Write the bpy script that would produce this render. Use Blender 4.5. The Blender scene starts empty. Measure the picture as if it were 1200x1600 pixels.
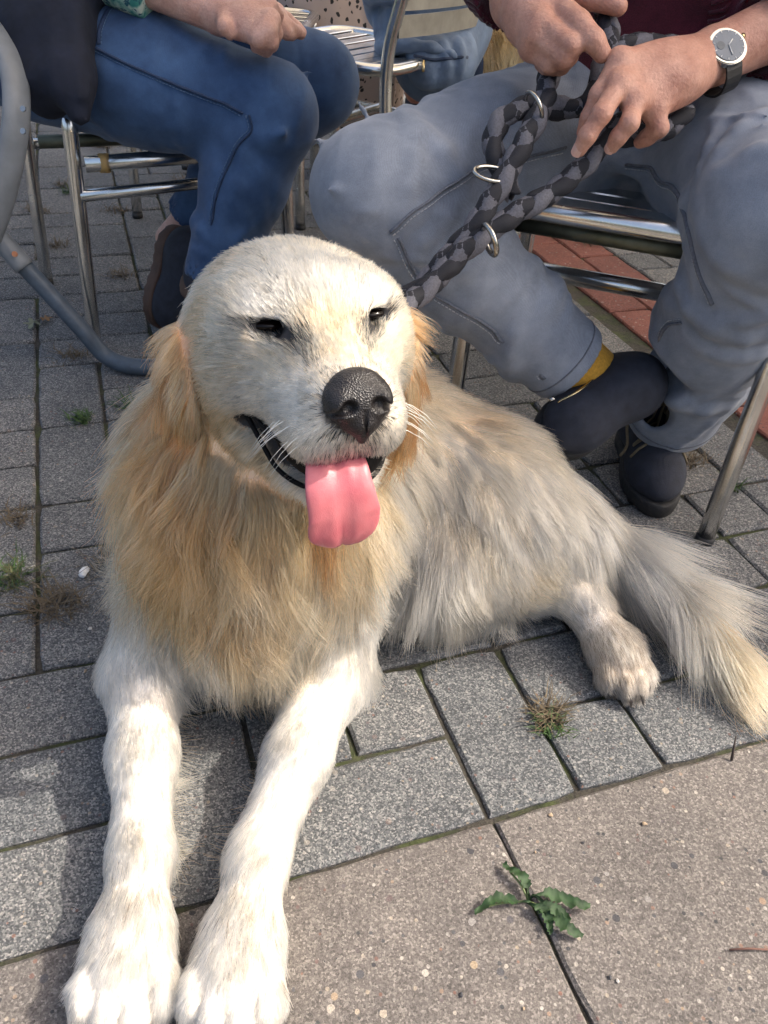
# Golden retriever lying on a paved terrace between two seated people.
import bpy, bmesh, math, random, time
import numpy as np
from mathutils import Vector, Matrix, kdtree
from mathutils.bvhtree import BVHTree
T0 = time.time()
sc = bpy.context.scene
COL = sc.collection
random.seed(7)
RNG = np.random.default_rng(11)

# ------------------------------------------------------------------ camera
cam_d = bpy.data.cameras.new("camera")
cam = bpy.data.objects.new("camera", cam_d)
COL.objects.link(cam)
cam_d.sensor_fit = 'VERTICAL'
cam_d.sensor_height = 24.0
cam_d.sensor_width = 18.0
cam_d.lens = 18.66
cam_d.clip_start = 0.02
cam_d.clip_end = 500
PITCH, ROLL, CAM_H = math.radians(38.3), math.radians(4.3), 0.70
_f = Vector((0, math.cos(PITCH), -math.sin(PITCH)))
_r0 = Vector((1, 0, 0)); _d0 = Vector((0, -math.sin(PITCH), -math.cos(PITCH)))
_r = math.cos(ROLL) * _r0 - math.sin(ROLL) * _d0
_u = _r.cross(_f)
cam.matrix_world = Matrix(((_r.x, _u.x, -_f.x, 0), (_r.y, _u.y, -_f.y, 0), (_r.z, _u.z, -_f.z, CAM_H), (0, 0, 0, 1)))
sc.camera = cam

# ------------------------------------------------------------------ sky, sun, exposure
SUN = Vector((0.66, 0.06, 0.75)).normalized()
sun_el = math.asin(SUN.z); sun_az = math.atan2(SUN.x, SUN.y)
world = bpy.data.worlds.new("World"); sc.world = world; world.use_nodes = True
_n = world.node_tree.nodes; _n.clear()
_sky = _n.new('ShaderNodeTexSky'); _sky.sky_type = 'NISHITA'; _sky.sun_disc = False
_sky.dust_density = 7.0; _sky.ozone_density = 0.6; _sky.sun_elevation = sun_el; _sky.sun_rotation = sun_az
_bg = _n.new('ShaderNodeBackground'); _bg.inputs[1].default_value = 0.15
_wo = _n.new('ShaderNodeOutputWorld')
world.node_tree.links.new(_sky.outputs[0], _bg.inputs[0]); world.node_tree.links.new(_bg.outputs[0], _wo.inputs[0])
sun_d = bpy.data.lights.new("sun", 'SUN'); sun_d.energy = 2.2; sun_d.angle = math.radians(0.6); sun_d.color = (1, 0.93, 0.82)
sun = bpy.data.objects.new("sun", sun_d); COL.objects.link(sun)
sun.rotation_euler = SUN.to_track_quat('Z', 'Y').to_euler()
sc.view_settings.view_transform = 'Standard'; sc.view_settings.look = 'None'
sc.view_settings.exposure = 1.15; sc.view_settings.gamma = 1.0
sc.view_settings.use_curve_mapping = False
sc.render.engine = 'CYCLES'
sc.cycles.max_bounces = 5; sc.cycles.diffuse_bounces = 3; sc.cycles.glossy_bounces = 3
sc.cycles.transmission_bounces = 4; sc.cycles.transparent_max_bounces = 8
sc.cycles.use_denoising = True
sc.cycles.use_adaptive_sampling = True; sc.cycles.adaptive_threshold = 0.03
sc.cycles_curves.shape = 'RIBBONS'

# ------------------------------------------------------------------ helpers: tagging
def tag(o, label=None, cat=None, group=None, kind=None):
    if label: o["label"] = label
    if cat: o["category"] = cat
    if group: o["group"] = group
    if kind: o["kind"] = kind
    return o
def empty(name, loc=(0, 0, 0), rz=0):
    o = bpy.data.objects.new(name, None); COL.objects.link(o)
    o.location = loc; o.rotation_euler = (0, 0, rz); o.empty_display_size = 0.1
    return o
def link(name, me, m=None, parent=None):
    o = bpy.data.objects.new(name, me); COL.objects.link(o)
    if m is not None and not me.materials: me.materials.append(m)
    if parent is not None:
        o.parent = parent
        o.matrix_parent_inverse = parent_inv(parent)
    return o
def parent_inv(p):
    if p.parent is not None: return Matrix.Identity(4)
    return (Matrix.Translation(p.location) @ p.rotation_euler.to_matrix().to_4x4()).inverted()
def copy_tree(o, parent=None):
    c = o.copy(); COL.objects.link(c)
    if parent is not None: c.parent = parent
    for ch in o.children: copy_tree(ch, c)
    return c

# ------------------------------------------------------------------ helpers: materials
class NT:
    def __init__(s, name):
        s.m = bpy.data.materials.new(name); s.m.use_nodes = True
        s.t = s.m.node_tree; s.t.nodes.clear()
        s.out = s.add('ShaderNodeOutputMaterial'); s.b = s.add('ShaderNodeBsdfPrincipled')
        s.t.links.new(s.b.outputs[0], s.out.inputs[0])
    def add(s, t, **kw):
        n = s.t.nodes.new(t)
        for k, v in kw.items(): setattr(n, k, v)
        return n
    def ln(s, a, b): s.t.links.new(a, b)
    def coord(s, which='Object', scale=(1, 1, 1), rot=(0, 0, 0)):
        c = s.add('ShaderNodeTexCoord'); mp = s.add('ShaderNodeMapping')
        mp.inputs['Scale'].default_value = scale; mp.inputs['Rotation'].default_value = rot
        s.ln(c.outputs[which], mp.inputs[0]); return mp.outputs[0]
    def noise(s, vec, scale, detail=3, rough=.55):
        n = s.add('ShaderNodeTexNoise'); n.inputs['Scale'].default_value = scale
        n.inputs['Detail'].default_value = detail; n.inputs['Roughness'].default_value = rough
        if vec is not None: s.ln(vec, n.inputs['Vector'])
        return n
    def ramp(s, fac, stops):
        r = s.add('ShaderNodeValToRGB'); e = r.color_ramp.elements
        while len(e) < len(stops): e.new(0.5)
        for i, (p, c) in enumerate(stops):
            e[i].position = p; e[i].color = (c[0], c[1], c[2], 1) if len(c) == 3 else c
        s.ln(fac, r.inputs[0]); return r.outputs[0]
    def mix(s, fac, a, b, mode='MIX'):
        n = s.add('ShaderNodeMix', data_type='RGBA', blend_type=mode)
        for sock, v in ((n.inputs[0], fac), (n.inputs[6], a), (n.inputs[7], b)):
            if hasattr(v, 'links'): s.ln(v, sock)
            elif isinstance(v, (int, float)): sock.default_value = v
            else: sock.default_value = (v[0], v[1], v[2], 1)
        return n.outputs[2]
    def math(s, op, a, b=0.0, clamp=False):
        n = s.add('ShaderNodeMath', operation=op, use_clamp=clamp)
        for sock, v in ((n.inputs[0], a), (n.inputs[1], b)):
            if hasattr(v, 'links'): s.ln(v, sock)
            else: sock.default_value = v
        return n.outputs[0]
    def bump(s, h, strength=.3, dist=.002, prev=None):
        n = s.add('ShaderNodeBump'); n.inputs['Strength'].default_value = strength; n.inputs['Distance'].default_value = dist
        s.ln(h, n.inputs['Height'])
        if prev is not None: s.ln(prev, n.inputs['Normal'])
        return n.outputs[0]
    def fin(s, col=None, rough=None, metal=None, normal=None, **kw):
        for sock, v in (('Base Color', col), ('Roughness', rough), ('Metallic', metal), ('Normal', normal)):
            if v is None: continue
            if hasattr(v, 'links'): s.ln(v, s.b.inputs[sock])
            elif isinstance(v, (int, float)): s.b.inputs[sock].default_value = v
            else: s.b.inputs[sock].default_value = (v[0], v[1], v[2], 1)
        for k, v in kw.items(): s.b.inputs[k.replace('_', ' ')].default_value = v
        return s.m
def simple(name, col, rough=.6, metal=0., nscale=40, namt=.25, bscale=300, bstr=.15, bdist=.001, **kw):
    t = NT(name); v = t.coord()
    n = t.noise(v, nscale, 4)
    c = t.ramp(n.outputs[0], [(.25, [x * (1 - namt) for x in col]), (.75, [min(1, x * (1 + namt)) for x in col])])
    nb = t.noise(v, bscale, 2)
    return t.fin(c, rough, metal, t.bump(nb.outputs[0], bstr, bdist), **kw)

# ------------------------------------------------------------------ helpers: meshes
def mesh_from(name, V, F, smooth=True):
    me = bpy.data.meshes.new(name); me.from_pydata([tuple(map(float, v)) for v in V], [], F); me.update()
    if smooth:
        me.polygons.foreach_set('use_smooth', [True] * len(me.polygons))
    return me
def catmull(P, n=8, closed=False):
    P = [np.array(p, float) for p in P]; out = []; m = len(P)
    rng = range(m if closed else m - 1)
    for i in rng:
        p0 = P[(i - 1) % m] if closed or i > 0 else 2 * P[0] - P[1]
        p1 = P[i]; p2 = P[(i + 1) % m]
        p3 = P[(i + 2) % m] if closed or i + 2 < m else 2 * P[-1] - P[-2]
        for k in range(n):
            t = k / n
            out.append(.5 * ((2 * p1) + (-p0 + p2) * t + (2 * p0 - 5 * p1 + 4 * p2 - p3) * t * t + (-p0 + 3 * p1 - 3 * p2 + p3) * t ** 3))
    if not closed: out.append(P[-1])
    return np.array(out)
def frames(P, closed=False):
    P = np.asarray(P); n = len(P)
    T = np.roll(P, -1, 0) - np.roll(P, 1, 0)
    if not closed: T[0] = P[1] - P[0]; T[-1] = P[-1] - P[-2]
    T /= np.linalg.norm(T, axis=1)[:, None] + 1e-12
    a = np.array([0, 0, 1.]) if abs(T[0][2]) < .9 else np.array([1., 0, 0])
    N = [np.cross(T[0], a)]; N[0] /= np.linalg.norm(N[0])
    for i in range(1, n):
        v = N[-1] - T[i] * np.dot(N[-1], T[i]); N.append(v / (np.linalg.norm(v) + 1e-12))
    N = np.array(N); return T, N, np.cross(T, N)
def tube_data(P, r, seg=10, closed=False, flat=1.0, cap=True, V0=0):
    P = np.asarray(P, float); n = len(P); T, N, B = frames(P, closed)
    r = np.broadcast_to(np.asarray(r, float), (n,))
    V = []; F = []
    for i in range(n):
        for k in range(seg):
            a = 2 * math.pi * k / seg
            V.append(P[i] + r[i] * (math.cos(a) * N[i] + flat * math.sin(a) * B[i]))
    for i in range(n if closed else n - 1):
        j = (i + 1) % n
        for k in range(seg):
            l = (k + 1) % seg
            F.append((V0 + i * seg + k, V0 + i * seg + l, V0 + j * seg + l, V0 + j * seg + k))
    if cap and not closed:
        F.append(tuple(V0 + k for k in range(seg))[::-1]); F.append(tuple(V0 + (n - 1) * seg + k for k in range(seg)))
    return V, F
def tube(name, P, r, m, parent=None, seg=12, closed=False, flat=1.0, sm=0):
    if sm:
        if np.ndim(r): r = np.interp(np.linspace(0, len(P) - 1, (len(P) - 1) * sm + 1), range(len(P)), r)
        P = catmull(P, sm, closed)
    V, F = tube_data(P, r, seg, closed, flat)
    return link(name, mesh_from(name, V, F), m, parent)
def tubes(name, lst, m, parent=None, seg=6):
    V = []; F = []
    for P, r in lst:
        v, f = tube_data(P, r, seg, V0=len(V)); V += v; F += f
    return link(name, mesh_from(name, V, F), m, parent)
def box(name, size, m, parent=None, loc=(0, 0, 0), rot=None, bev=.004, segs=2):
    bm = bmesh.new(); bmesh.ops.create_cube(bm, size=1)
    for v in bm.verts: v.co = Vector((v.co.x * size[0], v.co.y * size[1], v.co.z * size[2]))
    if bev: bmesh.ops.bevel(bm, geom=list(bm.edges), offset=bev, segments=segs, affect='EDGES', profile=.6)
    M = Matrix.Translation(loc) @ (rot.to_4x4() if rot is not None else Matrix.Identity(4))
    bm.transform(M)
    me = bpy.data.meshes.new(name); bm.to_mesh(me); bm.free()
    return link(name, me, m, parent)

# ------------------------------------------------------------------ helpers: solid shapes blended in a distance grid
class Field:
    def __init__(s, lo, hi, h):
        s.lo = np.array(lo, float); s.h = h
        s.n = np.ceil((np.array(hi) - s.lo) / h).astype(int) + 1
        s.F = np.full(s.n, 1.0, np.float32)
        s.ax = [(s.lo[i] + h * np.arange(s.n[i])).astype(np.float32) for i in range(3)]
    def _sl(s, lo, hi, k):
        m = k + 2 * s.h
        a = np.maximum(np.floor((np.array(lo) - m - s.lo) / s.h).astype(int), 0)
        b = np.minimum(np.ceil((np.array(hi) + m - s.lo) / s.h).astype(int) + 1, s.n)
        if np.any(b <= a): return None
        return tuple(slice(a[i], b[i]) for i in range(3))
    def _grid(s, sl): return np.meshgrid(*[s.ax[i][sl[i]] for i in range(3)], indexing='ij', sparse=True)
    def put(s, d, sl, k, op):
        f = s.F[sl]
        if op == '+':
            h = np.maximum(k - np.abs(f - d), 0) / k; s.F[sl] = np.minimum(f, d) - h * h * k * .25
        else:
            d = -d; h = np.maximum(k - np.abs(f - d), 0) / k; s.F[sl] = np.maximum(f, d) + h * h * k * .25
    def cap(s, a, b, ra, rb=None, k=.02, op='+'):
        a = np.array(a, float); b = np.array(b, float); rb = ra if rb is None else rb; r = max(ra, rb)
        sl = s._sl(np.minimum(a, b) - r, np.maximum(a, b) + r, k)
        if sl is None: return s
        X, Y, Z = s._grid(sl); ba = b - a; L2 = float(ba @ ba) + 1e-12
        t = np.clip(((X - a[0]) * ba[0] + (Y - a[1]) * ba[1] + (Z - a[2]) * ba[2]) / L2, 0, 1)
        d = np.sqrt((X - a[0] - t * ba[0]) ** 2 + (Y - a[1] - t * ba[1]) ** 2 + (Z - a[2] - t * ba[2]) ** 2) - (ra + (rb - ra) * t)
        s.put(d, sl, k, op); return s
    def chain(s, pts, rs, k=.02, op='+'):
        for i in range(len(pts) - 1): s.cap(pts[i], pts[i + 1], rs[i], rs[i + 1], k, op)
        return s
    def ell(s, c, r, rot=None, k=.02, op='+'):
        c = np.array(c, float); r = np.array(r, float); R = np.eye(3) if rot is None else np.array(rot, float)
        e = np.sqrt(((R * r[:, None]) ** 2).sum(0))
        sl = s._sl(c - e, c + e, k)
        if sl is None: return s
        X, Y, Z = s._grid(sl); X = X - c[0]; Y = Y - c[1]; Z = Z - c[2]
        q = [R[i, 0] * X + R[i, 1] * Y + R[i, 2] * Z for i in range(3)]
        k0 = np.sqrt(sum((q[i] / r[i]) ** 2 for i in range(3))); k1 = np.sqrt(sum((q[i] / r[i] ** 2) ** 2 for i in range(3)))
        d = np.where(k1 > 1e-6, k0 * (k0 - 1) / np.maximum(k1, 1e-6), -r.min())
        s.put(d, sl, k, op); return s
    def box(s, c, half, rad=.005, rot=None, k=.01, op='+'):
        c = np.array(c, float); hf = np.array(half, float); R = np.eye(3) if rot is None else np.array(rot, float)
        e = np.abs(R.T) @ hf
        sl = s._sl(c - e, c + e, k)
        if sl is None: return s
        X, Y, Z = s._grid(sl); X = X - c[0]; Y = Y - c[1]; Z = Z - c[2]
        q = [np.abs(R[i, 0] * X + R[i, 1] * Y + R[i, 2] * Z) - (hf[i] - rad) for i in range(3)]
        d = np.sqrt(sum(np.maximum(v, 0) ** 2 for v in q)) + np.minimum(np.maximum(np.maximum(q[0], q[1]), q[2]), 0) - rad
        s.put(d, sl, k, op); return s
    def plane(s, p, nrm, k=.004):          # cut away everything on the side the normal points to
        p = np.array(p, float); nrm = np.array(nrm, float); nrm /= np.linalg.norm(nrm)
        sl = tuple(slice(0, s.n[i]) for i in range(3)); X, Y, Z = s._grid(sl)
        d = (X - p[0]) * nrm[0] + (Y - p[1]) * nrm[1] + (Z - p[2]) * nrm[2]
        f = s.F; h = np.maximum(k - np.abs(f - d), 0) / k; s.F = np.maximum(f, d) + h * h * k * .25
        return s
    def mesh(s, name, smooth=1):
        F = s.F; neg = F < 0
        nx, ny, nz = F.shape
        cnt = np.zeros((nx - 1, ny - 1, nz - 1), np.int8)
        for i in (0, 1):
            for j in (0, 1):
                for k in (0, 1): cnt += neg[i:nx - 1 + i, j:ny - 1 + j, k:nz - 1 + k]
        act = np.argwhere((cnt > 0) & (cnt < 8))
        idx = np.full(cnt.shape, -1, np.int32); idx[tuple(act.T)] = np.arange(len(act))
        acc = np.zeros((len(act), 3)); num = np.zeros(len(act))
        C = [(i, j, k) for i in (0, 1) for j in (0, 1) for k in (0, 1)]
        for a in C:
            for ax in range(3):
                if a[ax]: continue
                b = list(a); b[ax] = 1
                fa = F[act[:, 0] + a[0], act[:, 1] + a[1], act[:, 2] + a[2]]; fb = F[act[:, 0] + b[0], act[:, 1] + b[1], act[:, 2] + b[2]]
                m = (fa < 0) != (fb < 0)
                t = np.where(m, fa / np.where(m, fa - fb, 1), 0)
                p = np.tile(np.array(a, float), (len(act), 1)); p[:, ax] += t
                acc[m] += p[m]; num[m] += 1
        V = s.lo + s.h * (act + acc / num[:, None])
        Q = []
        for ax in range(3):
            o = [i for i in range(3) if i != ax]
            sa = [slice(0, F.shape[i]) for i in range(3)]; sb = list(sa); sa[ax] = slice(0, -1); sb[ax] = slice(1, None)
            A = neg[tuple(sa)]; B = neg[tuple(sb)]
            e = np.argwhere(A != B)
            e = e[(e[:, o[0]] > 0) & (e[:, o[1]] > 0) & (e[:, o[0]] < F.shape[o[0]] - 1) & (e[:, o[1]] < F.shape[o[1]] - 1)]
            ins = A[tuple(e.T)]
            q = []
            for (d0, d1) in ((-1, -1), (0, -1), (0, 0), (-1, 0)):
                c = e.copy(); c[:, o[0]] += d0; c[:, o[1]] += d1; q.append(idx[tuple(c.T)])
            q = np.stack(q, 1)
            flip = ins if ax != 1 else ~ins
            q[~flip] = q[~flip][:, ::-1]
            Q.append(q)
        Q = np.concatenate(Q); Q = Q[(Q >= 0).all(1)]
        for _ in range(smooth):
            a = np.zeros_like(V); n = np.zeros(len(V))
            for i in range(4):
                for j in ((i + 1) % 4, (i + 3) % 4):
                    n += np.bincount(Q[:, i], minlength=len(V))
                    for c in range(3): a[:, c] += np.bincount(Q[:, i], weights=V[Q[:, j], c], minlength=len(V))
            V = V + .5 * (a / np.maximum(n, 1)[:, None] - V)
        me = bpy.data.meshes.new(name)
        me.vertices.add(len(V)); me.vertices.foreach_set('co', V.astype(np.float32).ravel())
        me.loops.add(len(Q) * 4); me.loops.foreach_set('vertex_index', Q.astype(np.int32).ravel())
        me.polygons.add(len(Q)); me.polygons.foreach_set('loop_start', np.arange(0, len(Q) * 4, 4, dtype=np.int32))
        me.polygons.foreach_set('use_smooth', np.ones(len(Q), bool))
        me.update(calc_edges=True); me.validate()
        return me
def me_arrays(me):
    V = np.empty(len(me.vertices) * 3, np.float32); me.vertices.foreach_get('co', V); V = V.reshape(-1, 3)
    N = np.empty(len(me.vertices) * 3, np.float32); me.vertices.foreach_get('normal', N); N = N.reshape(-1, 3)
    return V, N
def me_quads(me):
    q = np.empty(len(me.loops), np.int32); me.loops.foreach_get('vertex_index', q); return q.reshape(-1, 4)
def bvh_of(me):
    V, _ = me_arrays(me); return BVHTree.FromPolygons([tuple(v) for v in V.astype(float)], [tuple(p) for p in me_quads(me).tolist()])
def snap(bvh, P, off=.0):
    out = []
    for p in P:
        c, n, i, d = bvh.find_nearest(Vector(p)); out.append(np.array(c) + off * np.array(n))
    return np.array(out)

# ------------------------------------------------------------------ helpers: fur and hair
def nz(a): return a / (np.linalg.norm(a, axis=-1, keepdims=True) + 1e-9)
def make_curves(name, P, rad, colour, m, parent):
    N, K, _ = P.shape
    cu = bpy.data.hair_curves.new(name); cu.add_curves([K] * N)
    cu.attributes['position'].data.foreach_set('vector', P.astype(np.float32).ravel())
    ra = cu.attributes.new('radius', 'FLOAT', 'POINT') if 'radius' not in cu.attributes else cu.attributes['radius']
    ra.data.foreach_set('value', rad.astype(np.float32).ravel())
    ca = cu.attributes.new('fur_colour', 'FLOAT_COLOR', 'CURVE')
    ca.data.foreach_set('color', np.concatenate([colour, np.ones((N, 1))], 1).astype(np.float32).ravel())
    o = bpy.data.objects.new(name, cu); COL.objects.link(o); cu.materials.append(m)
    if parent is not None: o.parent = parent; o.matrix_parent_inverse = parent_inv(parent)
    o["kind"] = "stuff"
    return o
def scatter(me, n, wfun):
    V, N = me_arrays(me); Q = me_quads(me)
    T = np.concatenate([Q[:, [0, 1, 2]], Q[:, [0, 2, 3]]])
    a, b, c = V[T[:, 0]], V[T[:, 1]], V[T[:, 2]]
    area = .5 * np.linalg.norm(np.cross(b - a, c - a), axis=1)
    cen = (a + b + c) / 3; w = area * wfun(cen, nz(np.cross(b - a, c - a)))
    t = RNG.choice(len(T), n, p=w / w.sum())
    r1 = np.sqrt(RNG.random(n))[:, None]; r2 = RNG.random(n)[:, None]
    p = (1 - r1) * a[t] + r1 * (1 - r2) * b[t] + r1 * r2 * c[t]
    nn = nz((1 - r1) * N[T[t, 0]] + r1 * (1 - r2) * N[T[t, 1]] + r1 * r2 * N[T[t, 2]])
    return p.astype(float), nn.astype(float)
def blend(guides, p, power=4, k=5):
    """guides: rows pos3 dir3 len rgb3 lift clump -> interpolated rows"""
    G = np.array(guides, float); out = np.empty((len(p), G.shape[1] - 3))
    for s in range(0, len(p), 20000):
        q = p[s:s + 20000]; d = np.linalg.norm(q[:, None] - G[None, :, :3], axis=2) + 1e-4
        w = d ** -power; w /= w.sum(1, keepdims=True)
        out[s:s + 20000] = w @ G[:, 3:]
    return out
def vnoise(p, f, seed):
    r = np.random.default_rng(seed); o = np.zeros((len(p), 3))
    for i in range(4):
        k = r.normal(size=(3, 3)) * f * (1 + .6 * i); ph = r.random(3) * 6.28
        o += np.sin(p @ k.T + ph) / (1 + .5 * i)
    return o / 2
def strands(p, n, g, K=6, clump_n=40, seed=1, rough=.12, wave=.25, rad=.0003, ground=.002, tip=.25):
    d, L, colr, lift, clump = nz(g[:, :3]), g[:, 3].copy(), g[:, 4:7].copy(), g[:, 7], g[:, 8]
    r = np.random.default_rng(seed); N = len(p)
    wv = vnoise(p, 80, seed)
    d = nz(d + wave * wv * .6)
    dn = (d * n).sum(1, keepdims=True); tang = d - n * np.where(dn < 0, dn, dn * .85)
    tang = nz(tang)
    L *= .65 + .6 * r.random(N)
    P = np.empty((N, K, 3)); P[:, 0] = p - n * np.minimum(.0006, .03 * L)[:, None]
    cur = P[:, 0].copy(); jit = r.normal(size=(N, 3)) * rough; bend = vnoise(p, 90, seed + 5) * wave; ph = vnoise(p, 60, seed + 6)
    for i in range(1, K):
        t = i / (K - 1)
        v = tang * 1.0 + n * (lift * (1 - .75 * t))[:, None] + jit * (0.5 + t) + bend * (t * t * .7) + np.sin(t * 7.0 + ph * 3.0) * (wave * .30) + np.array([0, 0, -1.]) * (.35 * t * np.minimum(L / .06, 1.2))[:, None]
        inn = (v * n).sum(1, keepdims=True); v = v + n * np.maximum(.17 * (1 - .55 * t) - inn, 0)
        cur = cur + nz(v) * (L / (K - 1))[:, None]; P[:, i] = cur
    # clumping towards parent strands
    M = max(8, N // clump_n); par = r.choice(N, M, replace=False)
    kd = kdtree.KDTree(M)
    for j, q in enumerate(par): kd.insert(p[q], j)
    kd.balance()
    own = np.array([kd.find(q)[1] for q in p]); pp = P[par][own]
    t = np.linspace(0, 1, K)[None, :, None]
    cl = clump[:, None, None] * t ** 1.3 * (.5 + .5 * r.random((N, 1, 1)))
    off = (pp - pp[:, :1]) * (L / np.maximum(L[par][own], 1e-4))[:, None, None] + pp[:, :1]
    near = np.exp(-(np.linalg.norm(pp[:, 0] - p, axis=1) / .022) ** 2)[:, None, None]
    P = P + (off - P) * np.clip(cl, 0, .95) * near
    P[..., 2] = np.maximum(P[..., 2], ground + .001 * r.random((N, 1)))
    cn = (1 - np.abs(.13 * r.normal(size=(M, 1))))[own] * (1 - np.abs(.08 * r.normal(size=(N, 1))))
    colr = np.clip(colr * cn, .01, .98)
    rr = rad * (.75 + .5 * r.random((N, 1))) * (1 - (1 - tip) * np.linspace(0, 1, K)[None] ** 1.5)
    return P, rr, colr
def fur_material(name, rough=.42, gam=2.3):
    m = bpy.data.materials.new(name); m.use_nodes = True; t = m.node_tree; t.nodes.clear()
    o = t.nodes.new('ShaderNodeOutputMaterial'); h = t.nodes.new('ShaderNodeBsdfHairPrincipled')
    a = t.nodes.new('ShaderNodeAttribute'); a.attribute_name = 'fur_colour'
    g = t.nodes.new('ShaderNodeGamma'); g.inputs[1].default_value = gam
    h.parametrization = 'COLOR'
    t.links.new(a.outputs['Color'], g.inputs[0]); t.links.new(g.outputs[0], h.inputs['Color']); t.links.new(h.outputs[0], o.inputs[0])
    h.inputs['Roughness'].default_value = rough; h.inputs['Radial Roughness'].default_value = .55
    h.inputs['Random Roughness'].default_value = .2; h.inputs['Coat'].default_value = 0
    return m

# ================================================================== paving
M_U = 0.1015                                  # paver module
_ua = math.radians(21.3)
U_DIR = Vector((math.cos(_ua), math.sin(_ua), 0)); V_DIR = Vector((-math.sin(_ua), math.cos(_ua), 0))
ORG = Vector((0.123, 0.423, 0))
def uv_world(u, v): return ORG + U_DIR * (u * M_U) + V_DIR * (v * M_U)

def concrete(name, base, specks, stones=.35, bump=.5, fine=420):
    """washed concrete: dark matrix full of pale, grey and reddish stone grains"""
    t = NT(name)
    g = t.add('ShaderNodeNewGeometry'); oi = t.add('ShaderNodeObjectInfo')
    pos = g.outputs['Position']
    vo = t.add('ShaderNodeTexVoronoi'); vo.inputs['Scale'].default_value = fine; t.ln(pos, vo.inputs['Vector'])
    grain = t.ramp(t.add_sep(vo.outputs['Color']), specks)
    vo2 = t.add('ShaderNodeTexVoronoi'); vo2.inputs['Scale'].default_value = fine * .33; vo2.inputs['Randomness'].default_value = 1; t.ln(pos, vo2.inputs['Vector'])
    pick = t.add_sep(vo2.outputs['Color'])
    big = t.math('MULTIPLY', t.math('GREATER_THAN', pick, .86), t.math('LESS_THAN', vo2.outputs['Distance'], .33))
    bigc = t.ramp(t.add_sep(vo2.outputs['Color'], 1), [(0, (.03, .035, .04)), (.3, (.10, .10, .11)), (.5, (.19, .10, .08)), (.65, (.30, .25, .19)), (.85, (.42, .40, .37)), (1, (.16, .15, .15))])
    n1 = t.noise(pos, 900, 3, .7); n2 = t.noise(pos, 9, 5, .6); n3 = t.noise(pos, 60, 4, .65)
    c = t.mix(.58, base, grain)
    c = t.mix(t.math('MULTIPLY', big, .85), c, bigc)
    vo3 = t.add('ShaderNodeTexVoronoi'); vo3.inputs['Scale'].default_value = fine * .17; t.ln(pos, vo3.inputs['Vector'])
    big3 = t.math('MULTIPLY', t.math('GREATER_THAN', t.add_sep(vo3.outputs['Color']), .76), t.math('LESS_THAN', vo3.outputs['Distance'], t.math('MULTIPLY', t.add_sep(vo3.outputs['Color'], 2), .34)))
    c = t.mix(t.math('MULTIPLY', big3, stones), c, t.ramp(t.add_sep(vo3.outputs['Color'], 1), [(0, (.03, .032, .04)), (.35, (.09, .09, .10)), (.5, (.20, .11, .09)), (.62, (.34, .27, .19)), (.8, (.46, .44, .41)), (1, (.20, .19, .19))]))
    c = t.mix(1, c, t.ramp(n1.outputs[0], [(.3, (.55, .55, .55)), (.7, (1.25, 1.25, 1.25))]), 'MULTIPLY')
    c = t.mix(1, c, t.ramp(n2.outputs[0], [(.3, (.80, .80, .80)), (.7, (1.12, 1.11, 1.09))]), 'MULTIPLY')
    c = t.mix(1, c, t.ramp(n3.outputs[0], [(.3, (.86, .86, .87)), (.7, (1.08, 1.08, 1.07))]), 'MULTIPLY')
    c = t.mix(1, c, t.ramp(oi.outputs['Random'], [(0, (.84, .86, .88)), (.5, (1, 1, 1)), (1, (1.13, 1.10, 1.06))]), 'MULTIPLY')
    pit = t.math('ADD', t.math('MULTIPLY', vo.outputs['Distance'], -.6), t.math('MULTIPLY', n1.outputs[0], .8))
    pit = t.math('ADD', pit, t.math('MULTIPLY', big, .12))
    return t.fin(c, .86, 0, t.bump(pit, bump, .0012), Specular_IOR_Level=.3)
def _sep(self, sock, ch=0):
    n = self.add('ShaderNodeSeparateColor'); self.ln(sock, n.inputs[0]); return n.outputs[ch]
NT.add_sep = _sep
M_PAVER = concrete("grey_paver_concrete", (.115, .119, .123), [(0, (.022, .026, .031)), (.3, (.075, .08, .086)), (.55, (.155, .16, .163)), (.8, (.27, .27, .266)), (1, (.46, .44, .42))], fine=620)
M_SLAB = concrete('warm_slab_concrete', (.140, .130, .124), [(0, (.06, .053, .05)), (.4, (.13, .117, .11)), (.75, (.195, .176, .165)), (1, (.34, .31, .29))], fine=560, bump=.4, stones=.9)
M_BRICK = concrete('red_clay_paver', (.20, .075, .058), [(0, (.11, .045, .038)), (.5, (.20, .078, .06)), (1, (.29, .13, .10))], fine=500, bump=.3)
def joint_mat():
    t = NT('mossy_joint_sand'); g = t.add('ShaderNodeNewGeometry'); pos = g.outputs['Position']
    a = t.noise(pos, 14, 4, .6); b = t.noise(pos, 240, 4, .7); c2 = t.noise(pos, 60, 3)
    soil = t.ramp(b.outputs[0], [(.3, (.018, .016, .013)), (.7, (.075, .066, .052))])
    moss = t.ramp(c2.outputs[0], [(.3, (.020, .026, .009)), (.7, (.065, .078, .026))])
    c = t.mix(t.ramp(a.outputs[0], [(.46, (0, 0, 0)), (.60, (1, 1, 1))]), soil, moss)
    return t.fin(c, .95, 0, t.bump(b.outputs[0], .8, .004))
ground = link('ground', mesh_from('ground', [(-60, -40, -.006), (60, -40, -.006), (60, 120, -.006), (-60, 120, -.006)], [(0, 1, 2, 3)], False), joint_mat())
tag(ground, 'dark mossy sand in the joints between the pavers', 'ground', kind='structure')

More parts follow.
